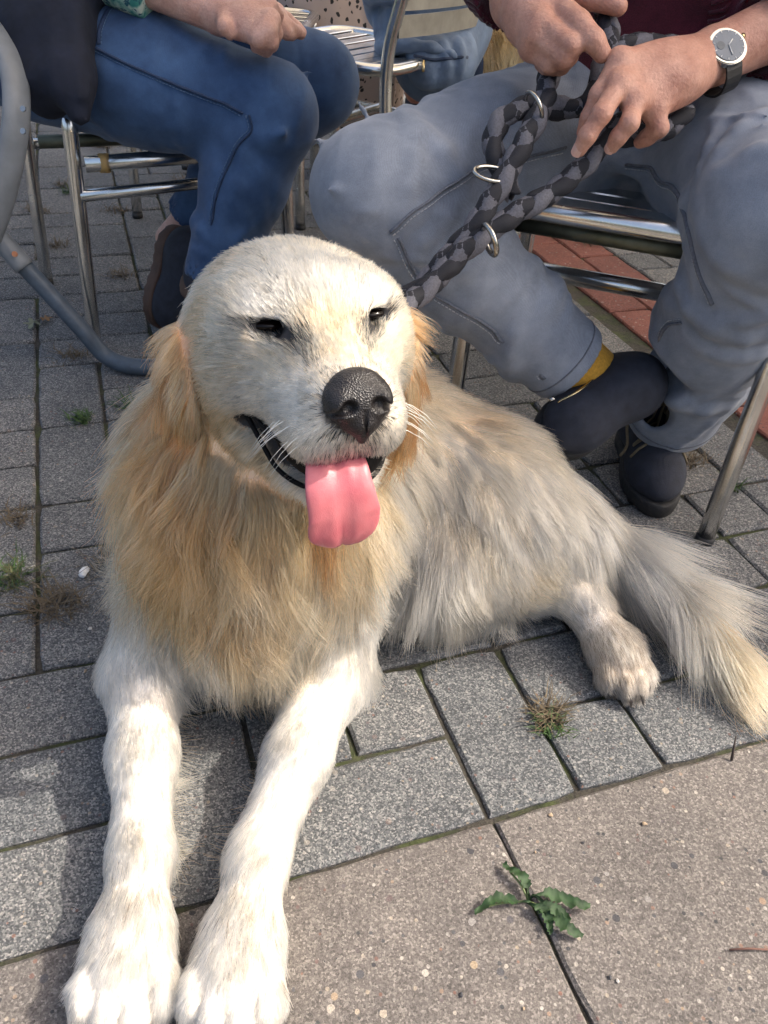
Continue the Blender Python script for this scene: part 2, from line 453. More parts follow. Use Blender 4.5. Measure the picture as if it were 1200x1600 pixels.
_paver_cache = {}
def paver_mesh(w, l, kind, var):
    key = (round(w, 3), round(l, 3), kind, var)
    if key in _paver_cache: return _paver_cache[key]
    rr = random.Random(int(w * 1e4) * 31 + int(l * 1e4) * 17 + var * 7 + len(kind))
    th = .03; gap = .0028 if kind != 'slab' else .002
    bm = bmesh.new()
    hw, hl = w / 2 - gap, l / 2 - gap
    ring = []
    for (x0, y0, x1, y1) in ((-hw, -hl, hw, -hl), (hw, -hl, hw, hl), (hw, hl, -hw, hl), (-hw, hl, -hw, -hl)):
        n = max(3, int(max(abs(x1 - x0), abs(y1 - y0)) / .022))
        for i in range(n):
            t = i / n; j = 0.0008 if i else .0022
            ring.append((x0 + (x1 - x0) * t + rr.uniform(-j, j) - (math.copysign(.0012, x0) if i == 0 else 0),
                         y0 + (y1 - y0) * t + rr.uniform(-j, j) - (math.copysign(.0012, y0) if i == 0 else 0)))
    bot = [bm.verts.new((x, y, -th)) for x, y in ring]
    mid = [bm.verts.new((x, y, -.0028 + rr.uniform(-.0008, .0006))) for x, y in ring]
    top = [bm.verts.new((x - math.copysign(min(.0030 + rr.uniform(-.001, .0015), abs(x)), x), y - math.copysign(min(.0030 + rr.uniform(-.001, .0015), abs(y)), y), rr.uniform(-.0003, .0003))) for x, y in ring]
    m = len(ring)
    for A, B in ((bot, mid), (mid, top)):
        for i in range(m): bm.faces.new((A[i], A[(i + 1) % m], B[(i + 1) % m], B[i]))
    bm.faces.new(top)
    me = bpy.data.meshes.new(kind); bm.to_mesh(me); bm.free()
    me.materials.append({'paver': M_PAVER, 'slab': M_SLAB, 'brick': M_BRICK}[kind])
    _paver_cache[key] = me
    return me
pave = empty('pavement'); tag(pave, 'terrace paving of small grey concrete pavers, large slabs and a red row', 'pavement', kind='structure')
_grid = {}
def claim(u, v, w, l):
    for i in range(w):
        for j in range(l): _grid[(u + i, v + j)] = True
tiles = []          # (u0, v0, w, l, kind) in modules
def put_tile(u, v, w, l, kind='paver'):
    claim(u, v, w, l); tiles.append((u, v, w, l, kind))
for t_ in ((0, 0, 1, 2), (1, 0, 1, 1), (1, 1, 2, 1), (2, 0, 2, 1), (-2, 0, 2, 1), (-1, 1, 1, 1), (-1, 2, 2, 1), (1, 2, 1, 1), (4, 0, 1, 2), (3, 1, 1, 2), (-3, 0, 1, 2), (-2, 1, 1, 2), (-5, 0, 2, 1), (-5, 1, 2, 1), (-5, 2, 2, 1),
           (-5, 3, 1, 1), (-4, 3, 1, 2), (-5, 4, 1, 2), (-4, 5, 2, 1), (-6, 2, 1, 2), (-3, 2, 1, 2)): put_tile(*t_)
rp = random.Random(5)
for v in range(0, 70):
    for u in range(-34, 7):
        if (u, v) in _grid: continue
        opt = [(1, 1)] * 2
        if (u + 1, v) not in _grid and u + 1 < 7 : opt += [(2, 1)] * 4
        if (u, v + 1) not in _grid: opt += [(1, 2)] * 3
        put_tile(u, v, *rp.choice(opt))
# strip of red clay pavers running across the terrace, and grey beyond it
for c in range(2):
    v = -6 + c
    while v < 70:
        tiles.append((7.4 + c, v, 1, 2, 'brick')); v += 2
for v in range(-6, 70):
    u = 9.4
    while u < 24:
        w = rp.choice((1, 2, 2)); tiles.append((u, v, w, 1, 'paver')); u += w
# the row of large pale slabs in front
u = 0.05 - 3.25 * 4
while u < 7.0:
    w = 3.25 if u < 3 else 4.1
    tiles.append((u, -3.95, w, 3.95, 'slab')); tiles.append((u + .9, -7.9, w, 3.95, 'slab')); u += w
fwd2 = (_f.x, _f.y)
def in_view(p):
    q = cam.matrix_world.inverted() @ p
    if q.z > -.05: return 0
    x = q.x / -q.z * 1244 / 600; y = q.y / -q.z * 1244 / 800
    return 1 / (-q.z) if abs(x) < 1.12 and abs(y) < 1.12 else 0
built = []; far = []
for (u, v, w, l, kind) in tiles:
    c = uv_world(u + w / 2, v + l / 2)
    s = in_view(c)
    (built if s > 0 else far).append((s, c, w * M_U, l * M_U, kind))
built.sort(key=lambda t: -t[0])
near, rest = built[:300], built[300:] + far
def place_paver(c, w, l, kind):
    o = bpy.data.objects.new(kind, paver_mesh(w, l, kind, rp.randrange(5)))
    COL.objects.link(o); o.parent = pave
    o.location = (c.x, c.y, rp.uniform(-.0012, .0012))
    o.rotation_euler = (rp.uniform(-.006, .006), rp.uniform(-.006, .006), _ua + rp.uniform(-.008, .008))
    return o
for s, c, w, l, kind in near: place_paver(c, w, l, kind)
for kind in ('paver', 'slab', 'brick'):
    bm = bmesh.new()
    for s, c, w, l, k2 in rest:
        if k2 != kind: continue
        tmp = paver_mesh(w, l, kind, rp.randrange(5)); n0 = len(bm.verts)
        bm.from_mesh(tmp); bm.verts.ensure_lookup_table()
        M = Matrix.Translation((c.x, c.y, rp.uniform(-.0012, .0012))) @ Matrix.Rotation(_ua, 4, 'Z')
        for vv in bm.verts[n0:]: vv.co = M @ vv.co
    if len(bm.verts):
        me = bpy.data.meshes.new(kind); bm.to_mesh(me); me.materials.append({'paver': M_PAVER, 'slab': M_SLAB, 'brick': M_BRICK}[kind])
        o = link('outlying_' + kind, me, None, pave); o["kind"] = "stuff"
    bm.free()

# ================================================================== the dog
HO = np.array((-.060, .545, .444)); HF = np.array((.40, -.9165, 0.)); HS = np.array((.9165, .40, 0.)); HU = np.array((0, 0, 1.))
def hl(s, f, u): return HO + s * HS + f * HF + u * HU
def hd(s, f, u): return s * HS + f * HF + u * HU
HROT = np.array([HS, HF, HU])
_pp = math.radians(20); PF = HF * math.cos(_pp) + HU * math.sin(_pp); PU = HU * math.cos(_pp) - HF * math.sin(_pp); PROT = np.array([HS, PF, PU])
NC = hl(0, .094, -.011)
def hn(s, f, u): return NC + s * HS + f * PF + u * PU
W_ = (.975, .93, .855); C_ = (.96, .825, .665); G_ = (.92, .61, .40); D_ = (.82, .45, .25); K_ = (.03, .024, .02); T_ = (.56, .50, .45)

dog = empty('dog', (-.1, .6, 0)); tag(dog, 'cream and golden long-haired dog lying with its tongue out', 'dog')
B = Field((-.36, .12, -.01), (.47, 1.0, .54), .0038)
# trunk, curling back and to the side
B.ell((-.128, .64, .185), (.088, .125, .14), k=.03)
B.cap((-.105, .68, .180), (.0, .81, .142), .104, .097, .05)
B.cap((.0, .81, .142), (.110, .805, .110), .096, .085, .05)
B.cap((.110, .805, .110), (.183, .77, .070), .085, .062, .05)
B.ell((.110, .745, .118), (.092, .080, .092), k=.05)
B.cap((-.135, .63, .27), (-.095, .625, .375), .098, .076, .06)
B.ell((-.128, .565, .245), (.085, .055, .10), k=.05)
B.ell((-.13, .555, .13), (.075, .05, .08), k=.05)
for sx, sh, el, wr, pw in ((-1, (-.190, .615, .18), (-.228, .518, .062), (-.187, .350, .037), (-.174, .268, .028)), (1, (-.05, .62, .18), (-.042, .537, .062), (-.086, .352, .037), (-.088, .270, .028))):
    sh, el, wr, pw = map(np.array, (sh, el, wr, pw))
    B.cap(sh, el, .056, .038, .04)
    B.cap(el, el * .5 + wr * .5, .035, .0275, .025); B.cap(el * .5 + wr * .5, wr, .0275, .0225, .02)
    B.cap(wr, wr * .4 + pw * .6, .0225, .025, .02)
    fw = (pw - wr); fw[2] = 0; fw = fw / np.linalg.norm(fw); sd = np.array((-fw[1], fw[0], 0))
    B.ell(pw, (.034, .044, .027), np.array([sd, fw, (0, 0, 1)]), .02)
    for i, (o, fl) in enumerate(((-.0285, .026), (-.010, .042), (.010, .042), (.0285, .026))):
        c = pw + sd * o + fw * fl; c[2] = .023
        B.ell(c, (.0115, .024, .022), np.array([sd, fw, (0, 0, 1)]), .004)
# hind quarter lying on its side, lower leg and paw towards the camera
B.ell((.190, .755, .090), (.065, .060, .070), k=.04)
B.cap((.08, .685, .085), (.20, .712, .065), .062, .038, .04)
B.cap((.20, .712, .06), (.238, .690, .05), .030, .025, .02)
B.cap((.238, .690, .05), (.268, .640, .032), .024, .025, .02)
_fw = nz(np.array((.25, -.9, 0.))); _sd = np.array((-_fw[1], _fw[0], 0))
B.ell((.274, .628, .030), (.030, .036, .027), np.array([_sd, _fw, (0, 0, 1)]), .015)
for o, fl in ((-.022, .020), (-.008, .032), (.008, .032), (.022, .020)):
    c = np.array((.276, .624, .020)) + _sd * o + _fw * fl; B.ell(c, (.0105, .019, .018), np.array([_sd, _fw, (0, 0, 1)]), .007)
# tail core
B.chain([(.215, .785, .08), (.295, .755, .060), (.355, .70, .05), (.395, .635, .035)], [.036, .030, .024, .014], .02)
# head
B.ell(hl(0, -.054, -.025), (.074, .080, .053), HROT, .045)
B.ell(hl(0, -.024, -.020), (.057, .050, .032), HROT, .04)
for s in (-1, 1):
    B.ell(hl(s * .036, -.012, .006), (.025, .022, .013), HROT, .03)            # brow
    B.ell(hl(s * .047, -.036, -.048), (.036, .054, .046), HROT, .03)            # cheek
    B.cap(hl(s * .024, .020, -.040), hl(s * .0195, .069, -.049), .031, .0245, .016)  # flews
    B.cap(hl(s * .050, -.035, -.080), hl(s * .014, .050, -.108), .024, .014, .02)  # lower jaw
B.cap(hl(0, -.005, -.018), hl(0, .066, -.026), .043, .031, .025)
B.ell(hn(0, -.016, -.004), (.026, .016, .020), PROT, .012)
B.ell(hl(0, .050, -.110), (.022, .022, .012), HROT, .01)
B.cap(hl(0, -.07, -.07), hl(0, -.01, -.105), .055, .03, .04)
# ears
for s in (-1, 1):
    B.cap(hl(s * .081, -.036, -.030), hl(s * .082, -.028, -.085), .007, .008, .008, '-')
    B.chain([hl(s * .060, -.080, -.022), hl(s * .079, -.076, -.042), hl(s * .092, -.068, -.078), hl(s * .093, -.056, -.130)], [.015, .016, .016, .010], .006)
    B.ell(hl(s * .092, -.062, -.080), (.009, .036, .056), HROT, .005)
# eye sockets and the open mouth are hollows
for s in (-1, 1): B.ell(hl(s * .038, .016, .006), (.0130, .010, .0055), HROT, .006, '-')
B.ell(hl(0, .058, -.0785), (.036, .048, .0180), HROT, .008, '-')
B.cap(hl(-.056, .010, -.067), hl(-.026, .075, -.084), .007, .016, .008, '-')
B.cap(hl(.056, .010, -.067), hl(.026, .075, -.084), .007, .015, .008, '-')
B.plane((0, 0, .002), (0, 0, -1), .004)
dog_me = B.mesh('body', 2); del B
DV, DN = me_arrays(dog_me)
MOUTH = np.array([hl(-.057, .006, -.066), hl(-.048, .03, -.074), hl(-.038, .06, -.083), hl(-.012, .09, -.080), hl(.012, .09, -.080), hl(.038, .06, -.083), hl(.048, .03, -.074), hl(.057, .006, -.066)])
EYES = np.array([hl(s * .038, .010, .006) for s in (-1, 1)])
NOSE_C = hn(0, -.004, -.006)
def seg_dist(p, poly):
    d = np.full(len(p), 9.)
    for a, b in zip(poly[:-1], poly[1:]):
        t = np.clip(((p - a) @ (b - a)) / ((b - a) @ (b - a)), 0, 1); d = np.minimum(d, np.linalg.norm(p - a - t[:, None] * (b - a), axis=1))
    return d
def dark_mask(p):
    q = (p - HO) @ HROT.T
    m = np.exp(-(seg_dist(p, MOUTH) / .0135) ** 4)
    inside = np.exp(-(np.abs(q[:, 0]) / .050) ** 6 - (np.abs(q[:, 1] - .045) / .056) ** 6 - (np.abs(q[:, 2] + .080) / .021) ** 6)
    m = np.maximum(m, inside)
    for e in EYES:
        v = (p - e) @ HROT.T; m = np.maximum(m, np.exp(-((v[:, 0] / .0185) ** 2 + (v[:, 2] / .0088) ** 2) ** 3))
    v = (p - NOSE_C) @ HROT.T
    return np.maximum(m, np.exp(-((v[:, 0] / .027) ** 2 + (v[:, 1] / .022) ** 2 + (v[:, 2] / .022) ** 2) ** 3))
t = NT('dog_skin'); a_ = t.add('ShaderNodeAttribute'); a_.attribute_name = 'skin_colour'
nb_ = t.noise(t.coord(), 300, 3)
M_DOGSKIN = t.fin(a_.outputs['Color'], .55, 0, t.bump(nb_.outputs[0], .3, .001))
dog_body = link('body', dog_me, M_DOGSKIN, dog)

# nose leather, eyes, lips, tongue, mouth lining, teeth, claws
def nose_mat():
    t = NT('dog_nose_leather'); v = t.coord(); vo = t.add('ShaderNodeTexVoronoi'); vo.inputs['Scale'].default_value = 900; t.ln(v, vo.inputs['Vector'])
    n = t.noise(v, 60, 3)
    c = t.ramp(n.outputs[0], [(.3, (.006, .005, .006)), (.75, (.016, .013, .013))])
    return t.fin(c, t.math('ADD', t.math('MULTIPLY', n.outputs[0], .2), .26), 0, t.bump(vo.outputs['Distance'], .5, .0012))
def hn9(s, f, u): return hn(s * .88, f * .9 - .001, u * .88 + .002)
NF = Field(NC - .05, NC + .05, .0009)
NF.ell(hn9(0, -.006, .003), (0.0200, 0.0151, 0.0138), PROT, .008)
for s in (-1, 1):
    NF.ell(hn9(s * .0135, .004, -.007), (0.0100, 0.0102, 0.0111), PROT, .006)
    NF.ell(hn9(s * .0195, -.005, -.006), (0.0062, 0.0111, 0.0102), PROT, .006)
NF.ell(hn9(0, .005, -.012), (0.0098, 0.0076, 0.0160), PROT, .007)
NF.ell(hn9(0, .001, -.0225), (0.0133, 0.0080, 0.0076), PROT, .008)
NF.cap(hn9(0, .006, -.022), hn9(0, .000, -.036), .004, .003, .006)
for s in (-1, 1):
    NF.ell(hn9(s * .0118, .017, -.0075), (0.0053, 0.0089, 0.0048), PROT, .003, '-')
    NF.cap(hn9(s * .013, .016, -.0095), hn9(s * .0265, .000, -.0125), .0034, .0016, .002, '-')
NF.cap(hn9(0, .0150, -.012), hn9(0, .0075, -.036), .0013, .0013, .0015, '-')
link('nose', NF.mesh('nose', 1), nose_mat(), dog); del NF
M_EYE = simple('dog_eye_dark', (.005, .003, .0025), .12, bstr=0, Specular_IOR_Level=.2)
M_LIP = simple('dog_lip_black', (.007, .006, .006), .6, Specular_IOR_Level=.12, bscale=200, bstr=.4)
for s in (-1, 1):
    ec = hl(s * .038, .0062, .0055)
    EF = Field(ec - .03, ec + .03, .0008); EF.ell(ec + HF * .0005, (.0128, .0085, .0042), HROT, .002)
    eye = link('eye', EF.mesh('eye', 1), M_EYE, dog)
    rim = [hl(s * (.038 + .0150 * math.cos(a)), .0110 - .006 * math.cos(a) ** 2 + (.0012 if math.sin(a) > 0 else 0), .0055 + .0060 * math.sin(a) - .0012 * math.cos(a)) for a in np.linspace(0, 2 * math.pi, 24, endpoint=False)]
    tube('eyelid', rim, .0014, M_LIP, eye, 6, True)
LF = Field(hl(0, .03, -.075) - .09, hl(0, .03, -.075) + .09, .0016)
LF.ell(hl(0, .034, -.078), (.041, .056, .024), HROT, .004)
LF.plane(hl(0, .098, 0), HF)
link('mouth_lining', LF.mesh('mouth_lining', 1), M_LIP, dog); del LF
up = [hl(-.057, .006, -.062), hl(-.051, .028, -.066), hl(-.045, .052, -.0665), hl(-.034, .076, -.064), hl(-.018, .094, -.057), hl(0, .100, -.050), hl(.018, .094, -.057), hl(.034, .076, -.064), hl(.045, .052, -.0665), hl(.051, .028, -.066), hl(.057, .006, -.062)]
lo = [hl(-.058, .006, -.066), hl(-.052, .024, -.079), hl(-.043, .044, -.096), hl(-.026, .064, -.102), hl(0, .074, -.102), hl(.026, .064, -.102), hl(.043, .044, -.096), hl(.052, .024, -.079), hl(.058, .006, -.066)]
tube('lip', [p - HF * .006 + HU * .004 - HS * (.003 if i < 5 else -.003 if i > 5 else 0) for i, p in enumerate(up)], .0020, M_LIP, dog, 8, sm=5); tube('lip', lo, .0020, M_LIP, dog, 8, sm=5)
M_TOOTH = simple('dog_tooth', (.78, .70, .55), .25)
for s in (-1, 1):
    for f, u, h in ((.020, -.082, .006), (.034, -.086, .007), (.060, -.089, .010)):
        tube('tooth', [hl(s * (.047 - f * .35), f, u), hl(s * (.047 - f * .35), f, u + h * .6), hl(s * (.046 - f * .35), f, u + h)], [.003, .0026, .0006], M_TOOTH, dog, 6)
def tongue_mat():
    t = NT('tongue_pink'); v = t.coord(); n = t.noise(v, 30, 4); n2 = t.noise(v, 700, 2); vo = t.add('ShaderNodeTexVoronoi'); vo.inputs['Scale'].default_value = 1100; t.ln(v, vo.inputs['Vector'])
    c = t.ramp(n.outputs[0], [(.3, (.43, .095, .12)), (.7, (.56, .175, .19))])
    m = t.fin(c, .42, 0, t.bump(vo.outputs['Distance'], .14, .0006, t.bump(n.outputs[0], .5, .002)), Subsurface_Weight=.15, Subsurface_Scale=.006)
    t.b.inputs['Subsurface Radius'].default_value = (1, .35, .25); return m
# tongue: a thick tapering strap with a central groove, out over the lower teeth and down
path = catmull([hl(-.006, .020, -.068), hl(-.010, .055, -.066), hl(-.012, .082, -.068), hl(-.013, .098, -.079), hl(-.012, .104, -.098), hl(-.011, .105, -.117), hl(-.011, .102, -.131)], 7)
_T, _N, _Bn = frames(path); m_ = len(path); seg = 28; TV = []; TF = []
for i in range(m_):
    tt = i / (m_ - 1)
    w = np.interp(tt, [0, .35, .55, .70], [.020, .0215, .0258, .0272]) if tt < .7 else .0272 * max(.10, 1 - ((tt - .7) / .302) ** 2.4) ** .5
    th = np.interp(tt, [0, .6, .95, 1], [.0062, .0052, .0040, .0012])
    side = HS - _T[i] * (HS @ _T[i]); side /= np.linalg.norm(side); nn = np.cross(side, _T[i]);
    if nn @ (HF + HU) < 0: nn = -nn
    for k in range(seg):
        a = 2 * math.pi * k / seg; x = math.cos(a); y = math.sin(a)
        yy = y * th - (.0028 * math.exp(-(x / .06) ** 2) * (y > 0)) + .0022 * x * x * (1 if tt < .7 else .4) + .0005 * math.sin(x * 9 + tt * 14)
        TV.append(path[i] + side * (x * w * (1 + .03 * math.sin(tt * 17 + (2 if x > 0 else 0)))) + nn * yy)
for i in range(m_ - 1):
    for k in range(seg): TF.append((i * seg + k, i * seg + (k + 1) % seg, (i + 1) * seg + (k + 1) % seg, (i + 1) * seg + k))
TF.append(tuple(range(seg))[::-1]); TF.append(tuple((m_ - 1) * seg + k for k in range(seg)))
tongue = link('tongue', mesh_from('tongue', TV, TF), tongue_mat(), dog)
M_CLAW = simple('dog_claw', (.05, .04, .035), .4)
for pw, wr in (((-.174, .268), (-.187, .350)), ((-.088, .270), (-.086, .352)), ((.276, .624), (.26, .68))):
    fw = np.array((pw[0] - wr[0], pw[1] - wr[1], 0)); fw /= np.linalg.norm(fw); sd = np.array((-fw[1], fw[0], 0)); k = 1 if pw[0] < .2 else .78
    for o, fl in ((-.027, .046), (-.0095, .062), (.0095, .062), (.027, .046)):
        b = np.array((pw[0], pw[1], .020)) + sd * o * k + fw * fl * k
        tube('claw', [b, b + fw * .007 - np.array((0, 0, .003)), b + fw * .012 - np.array((0, 0, .011))], [.0035, .0030, .0008], M_CLAW, dog, 6)

# ---- coat: guide hairs (place, direction, length, colour, lift, clumping)
GD = []
def g(p, d, L, c, lift=.35, cl=.4): GD.append([*p, *d, L, *c, lift, cl])
def mixc(a, b, t): return tuple(x * (1 - t) + y * t for x, y in zip(a, b))
WC = mixc(W_, C_, .5); CG = mixc(C_, G_, .5); CG2 = mixc(C_, G_, .25)
for s in (-1, 1):     # head
    def h(p, d, L, c, lift=.3, cl=.3): g(hl(s * p[0], p[1], p[2]), hd(s * d[0], d[1], d[2]), L, c, lift, cl)
    h((.012, .080, -.002), (.15, -1, .3), .0055, mixc(W_, C_, .6), .3, .3); h((.012, .055, .010), (.1, -1, .2), .008, C_, .3, .4)
    h((.032, .072, -.02), (.5, -.9, -.3), .007, mixc(W_, C_, .32), .3, .3); h((.024, .09, -.052), (.3, -.3, -1), .008, mixc(W_, C_, .32), .35, .3)
    h((.040, .055, -.045), (.5, -.8, -.5), .009, mixc(W_, C_, .32), .3, .3); h((.050, .025, -.05), (.4, -.9, -.5), .011, mixc(W_, C_, .32), .3, .35)
    h((.034, .03, -.01), (.4, -.9, .1), .010, C_, .3, .35); h((.010, .03, .006), (.15, -.9, .5), .010, CG2, .3, .35)
    h((.010, .005, .025), (.15, -.5, .9), .012, mixc(W_, C_, .32), .3, .35); h((.036, .010, .020), (.4, -.6, .7), .009, mixc(W_, C_, .32), .35, .35)
    h((.012, -.03, .040), (.2, -1, .4), .014, mixc(W_, C_, .32), .3, .35); h((.045, -.04, .036), (.6, -.8, .1), .015, mixc(W_, C_, .7), .3, .35)
    h((.0, -.09, .045), (.1, -1, -.1), .016, mixc(W_, C_, .6), .3, .35); h((.060, -.07, .032), (.8, -.7, -.3), .018, CG, .3, .4)
    h((.062, .0, -.005), (.5, -.9, -.1), .012, C_, .3, .35); h((.066, -.005, -.03), (.5, -.9, -.3), .014, CG2, .3, .35)
    h((.076, -.03, -.01), (.5, -.8, -.4), .016, CG, .3, .4); h((.088, -.035, -.05), (.4, -.7, -.7), .020, CG, .3, .4)
    h((.072, -.01, -.07), (.4, -.7, -.8), .018, CG, .35, .4); h((.058, .02, -.098), (.4, -.6, -.9), .018, CG2, .35, .4)
    h((.020, .065, -.110), (.2, -.4, -1), .014, mixc(W_, C_, .6), .35, .4); h((.0, .04, -.115), (0, -.4, -1), .024, C_, .35, .5)
    h((.05, -.02, -.115), (.2, -.3, -1), .032, CG, .35, .55)
    h((.066, -.088, .0), (.7, -.1, -.7), .022, C_, .25, .4); h((.085, -.078, -.04), (.25, .0, -1), .030, CG, .25, .5)
    h((.098, -.066, -.08), (.25, .05, -1), .038, mixc(G_, D_, .4), .25, .6); h((.094, -.055, -.135), (.15, .05, -1), .050, G_, .25, .6)
    h((.088, -.035, -.08), (-.1, .3, -1), .028, CG, .2, .5)
# neck ruff and chest
g((-.235, .60, .33), (-.6, -.1, -.8), .055, CG, .35, .4); g((-.235, .58, .27), (-.7, -.2, -.7), .06, CG2, .4, .4)
g((-.225, .56, .20), (-.6, -.25, -.8), .06, C_, .4, .45); g((-.20, .53, .30), (-.35, -.3, -.9), .065, G_, .35, .45)
g((-.15, .50, .30), (-.15, -.35, -1), .07, mixc(G_, D_, .5), .35, .5); g((-.19, .51, .23), (-.2, -.3, -1), .075, G_, .35, .5)
g((-.10, .50, .30), (.0, -.35, -1), .07, G_, .35, .5); g((-.14, .49, .22), (.1, -.3, -1), .08, G_, .35, .55)
g((-.09, .49, .22), (-.05, -.3, -1), .08, CG, .35, .55); g((-.13, .48, .15), (.15, -.25, -1), .08, CG, .35, .55)
g((-.09, .49, .14), (.0, -.25, -1), .075, CG2, .35, .5); g((-.17, .49, .15), (.25, -.3, -1), .07, C_, .35, .5)
g((-.12, .50, .08), (.1, -.25, -1), .06, C_, .3, .5); g((-.19, .50, .09), (.3, -.4, -.9), .035, WC, .25, .4); g((-.07, .51, .09), (-.2, -.4, -.9), .035, WC, .25, .4)
g((-.05, .53, .29), (.15, -.3, -1), .07, G_, .35, .5); g((-.03, .55, .22), (.2, -.3, -1), .07, CG, .35, .5); g((-.02, .56, .32), (.3, -.1, -1), .06, CG, .35, .5)
g((.0, .62, .32), (.4, .0, -.9), .05, CG2, .35, .4); g((-.08, .70, .36), (.3, .8, -.4), .045, C_, .3, .4)
# shoulders, elbows, fore legs
g((-.275, .575, .17), (-.4, -.35, -.85), .035, WC, .3, .3); g((-.265, .545, .12), (-.25, -.5, -.8), .022, mixc(W_, C_, .22), .3, .3); g((-.285, .52, .07), (-.7, -.1, -.6), .022, mixc(W_, C_, .22), .4, .3)
g((.0, .58, .16), (.4, -.3, -.85), .035, WC, .3, .3); g((-.005, .545, .11), (.3, -.5, -.8), .022, mixc(W_, C_, .22), .3, .3); g((.01, .54, .06), (.8, .1, -.4), .026, mixc(W_, C_, .22), .4, .3)
for e, w, pw in (((-.228, .518), (-.187, .350), (-.174, .268)), ((-.042, .537), (-.086, .352), (-.088, .270))):
    d = np.array((w[0] - e[0], w[1] - e[1])); d /= np.linalg.norm(d)
    for tt in (.15, .4, .65, .9):
        x, y = e[0] + (w[0] - e[0]) * tt, e[1] + (w[1] - e[1]) * tt
        g((x, y, .09 - .02 * tt), (d[0], d[1], -.1), .013, mixc(W_, C_, .22), .2, .35)
        g((x - .04, y, .05), (d[0] - .4, d[1], -.4), .012, mixc(W_, C_, .22), .2, .3); g((x + .04, y, .05), (d[0] + .4, d[1], -.4), .012, mixc(W_, C_, .22), .2, .3)
        g((x, y, .012), (d[0] * .2 + (.5 if e[0] < -.1 else -.5), .3, -.6), .035, C_, .3, .5)
    g((w[0], w[1] - .01, .068), (d[0], d[1], 0), .016, mixc(W_, C_, .22), .3, .55); g((pw[0], pw[1] + .02, .062), (0, -1, -.05), .020, mixc(W_, T_, .15), .3, .6)
    g((pw[0] - .035, pw[1], .035), (-.5, -1, -.2), .017, mixc(W_, C_, .22), .3, .4); g((pw[0] + .035, pw[1], .035), (.5, -1, -.2), .017, mixc(W_, C_, .22), .3, .4)
    g((pw[0], pw[1] - .035, .045), (0, -1, -.35), .010, mixc(W_, C_, .22), .2, .4); g((pw[0], pw[1] - .06, .02), (0, -.8, -.8), .008, WC, .2, .3); g((pw[0] - .02, pw[1] - .045, .035), (-.1, -1, -.5), .009, mixc(W_, C_, .22), .2, .3); g((pw[0] + .02, pw[1] - .045, .035), (.1, -1, -.5), .009, mixc(W_, C_, .22), .2, .3)
# flank, back, haunch
g((.03, .70, .30), (.5, .2, -.7), .038, CG2, .3, .4); g((.02, .66, .22), (.2, -.2, -1), .06, mixc(W_, C_, .68), .3, .5); g((.03, .67, .13), (.05, -.2, -1), .085, mixc(W_, C_, .68), .3, .6); g((.0, .66, .08), (-.05, -.2, -1), .06, CG2, .3, .5)
g((.07, .70, .22), (.4, -.3, -.8), .036, mixc(W_, C_, .68), .3, .5); g((.10, .66, .17), (.3, -.3, -.9), .035, mixc(W_, C_, .68), .3, .45); g((.06, .80, .29), (.6, .2, -.3), .038, CG, .3, .45); g((.12, .79, .27), (.7, -.1, -.5), .038, CG, .3, .45)
g((.17, .78, .23), (.7, -.3, -.6), .038, CG2, .3, .4); g((.15, .70, .20), (.6, -.4, -.6), .035, mixc(W_, C_, .68), .3, .4); g((.19, .72, .16), (.7, -.5, -.5), .035, mixc(W_, C_, .68), .3, .4); g((.22, .78, .20), (.7, -.4, -.6), .05, mixc(W_, C_, .68), .3, .45)
g((.13, .66, .10), (.5, -.2, -.6), .025, mixc(W_, C_, .68), .25, .35); g((.18, .675, .075), (.8, -.2, -.3), .018, C_, .25, .3); g((.06, .64, .08), (.1, -.2, -1), .05, mixc(W_, C_, .68), .3, .5); g((.06, .64, .03), (-.05, -.5, -.8), .055, mixc(W_, C_, .68), .35, .55); g((.13, .66, .035), (.1, -.5, -.8), .036, mixc(W_, C_, .68), .35, .55)
g((.21, .69, .075), (.6, -.6, -.4), .014, mixc(W_, C_, .68), .25, .3); g((.25, .66, .055), (.4, -.9, -.3), .012, mixc(W_, T_, .4), .25, .4); g((.275, .63, .055), (.3, -.95, -.1), .015, mixc(W_, T_, .35), .3, .5); g((.28, .60, .03), (.3, -.9, -.4), .013, mixc(W_, T_, .75), .3, .5)
g((.25, .75, .15), (.6, -.6, -.5), .06, mixc(W_, C_, .68), .35, .55); g((.26, .72, .12), (.4, -.7, -.6), .055, C_, .35, .6)
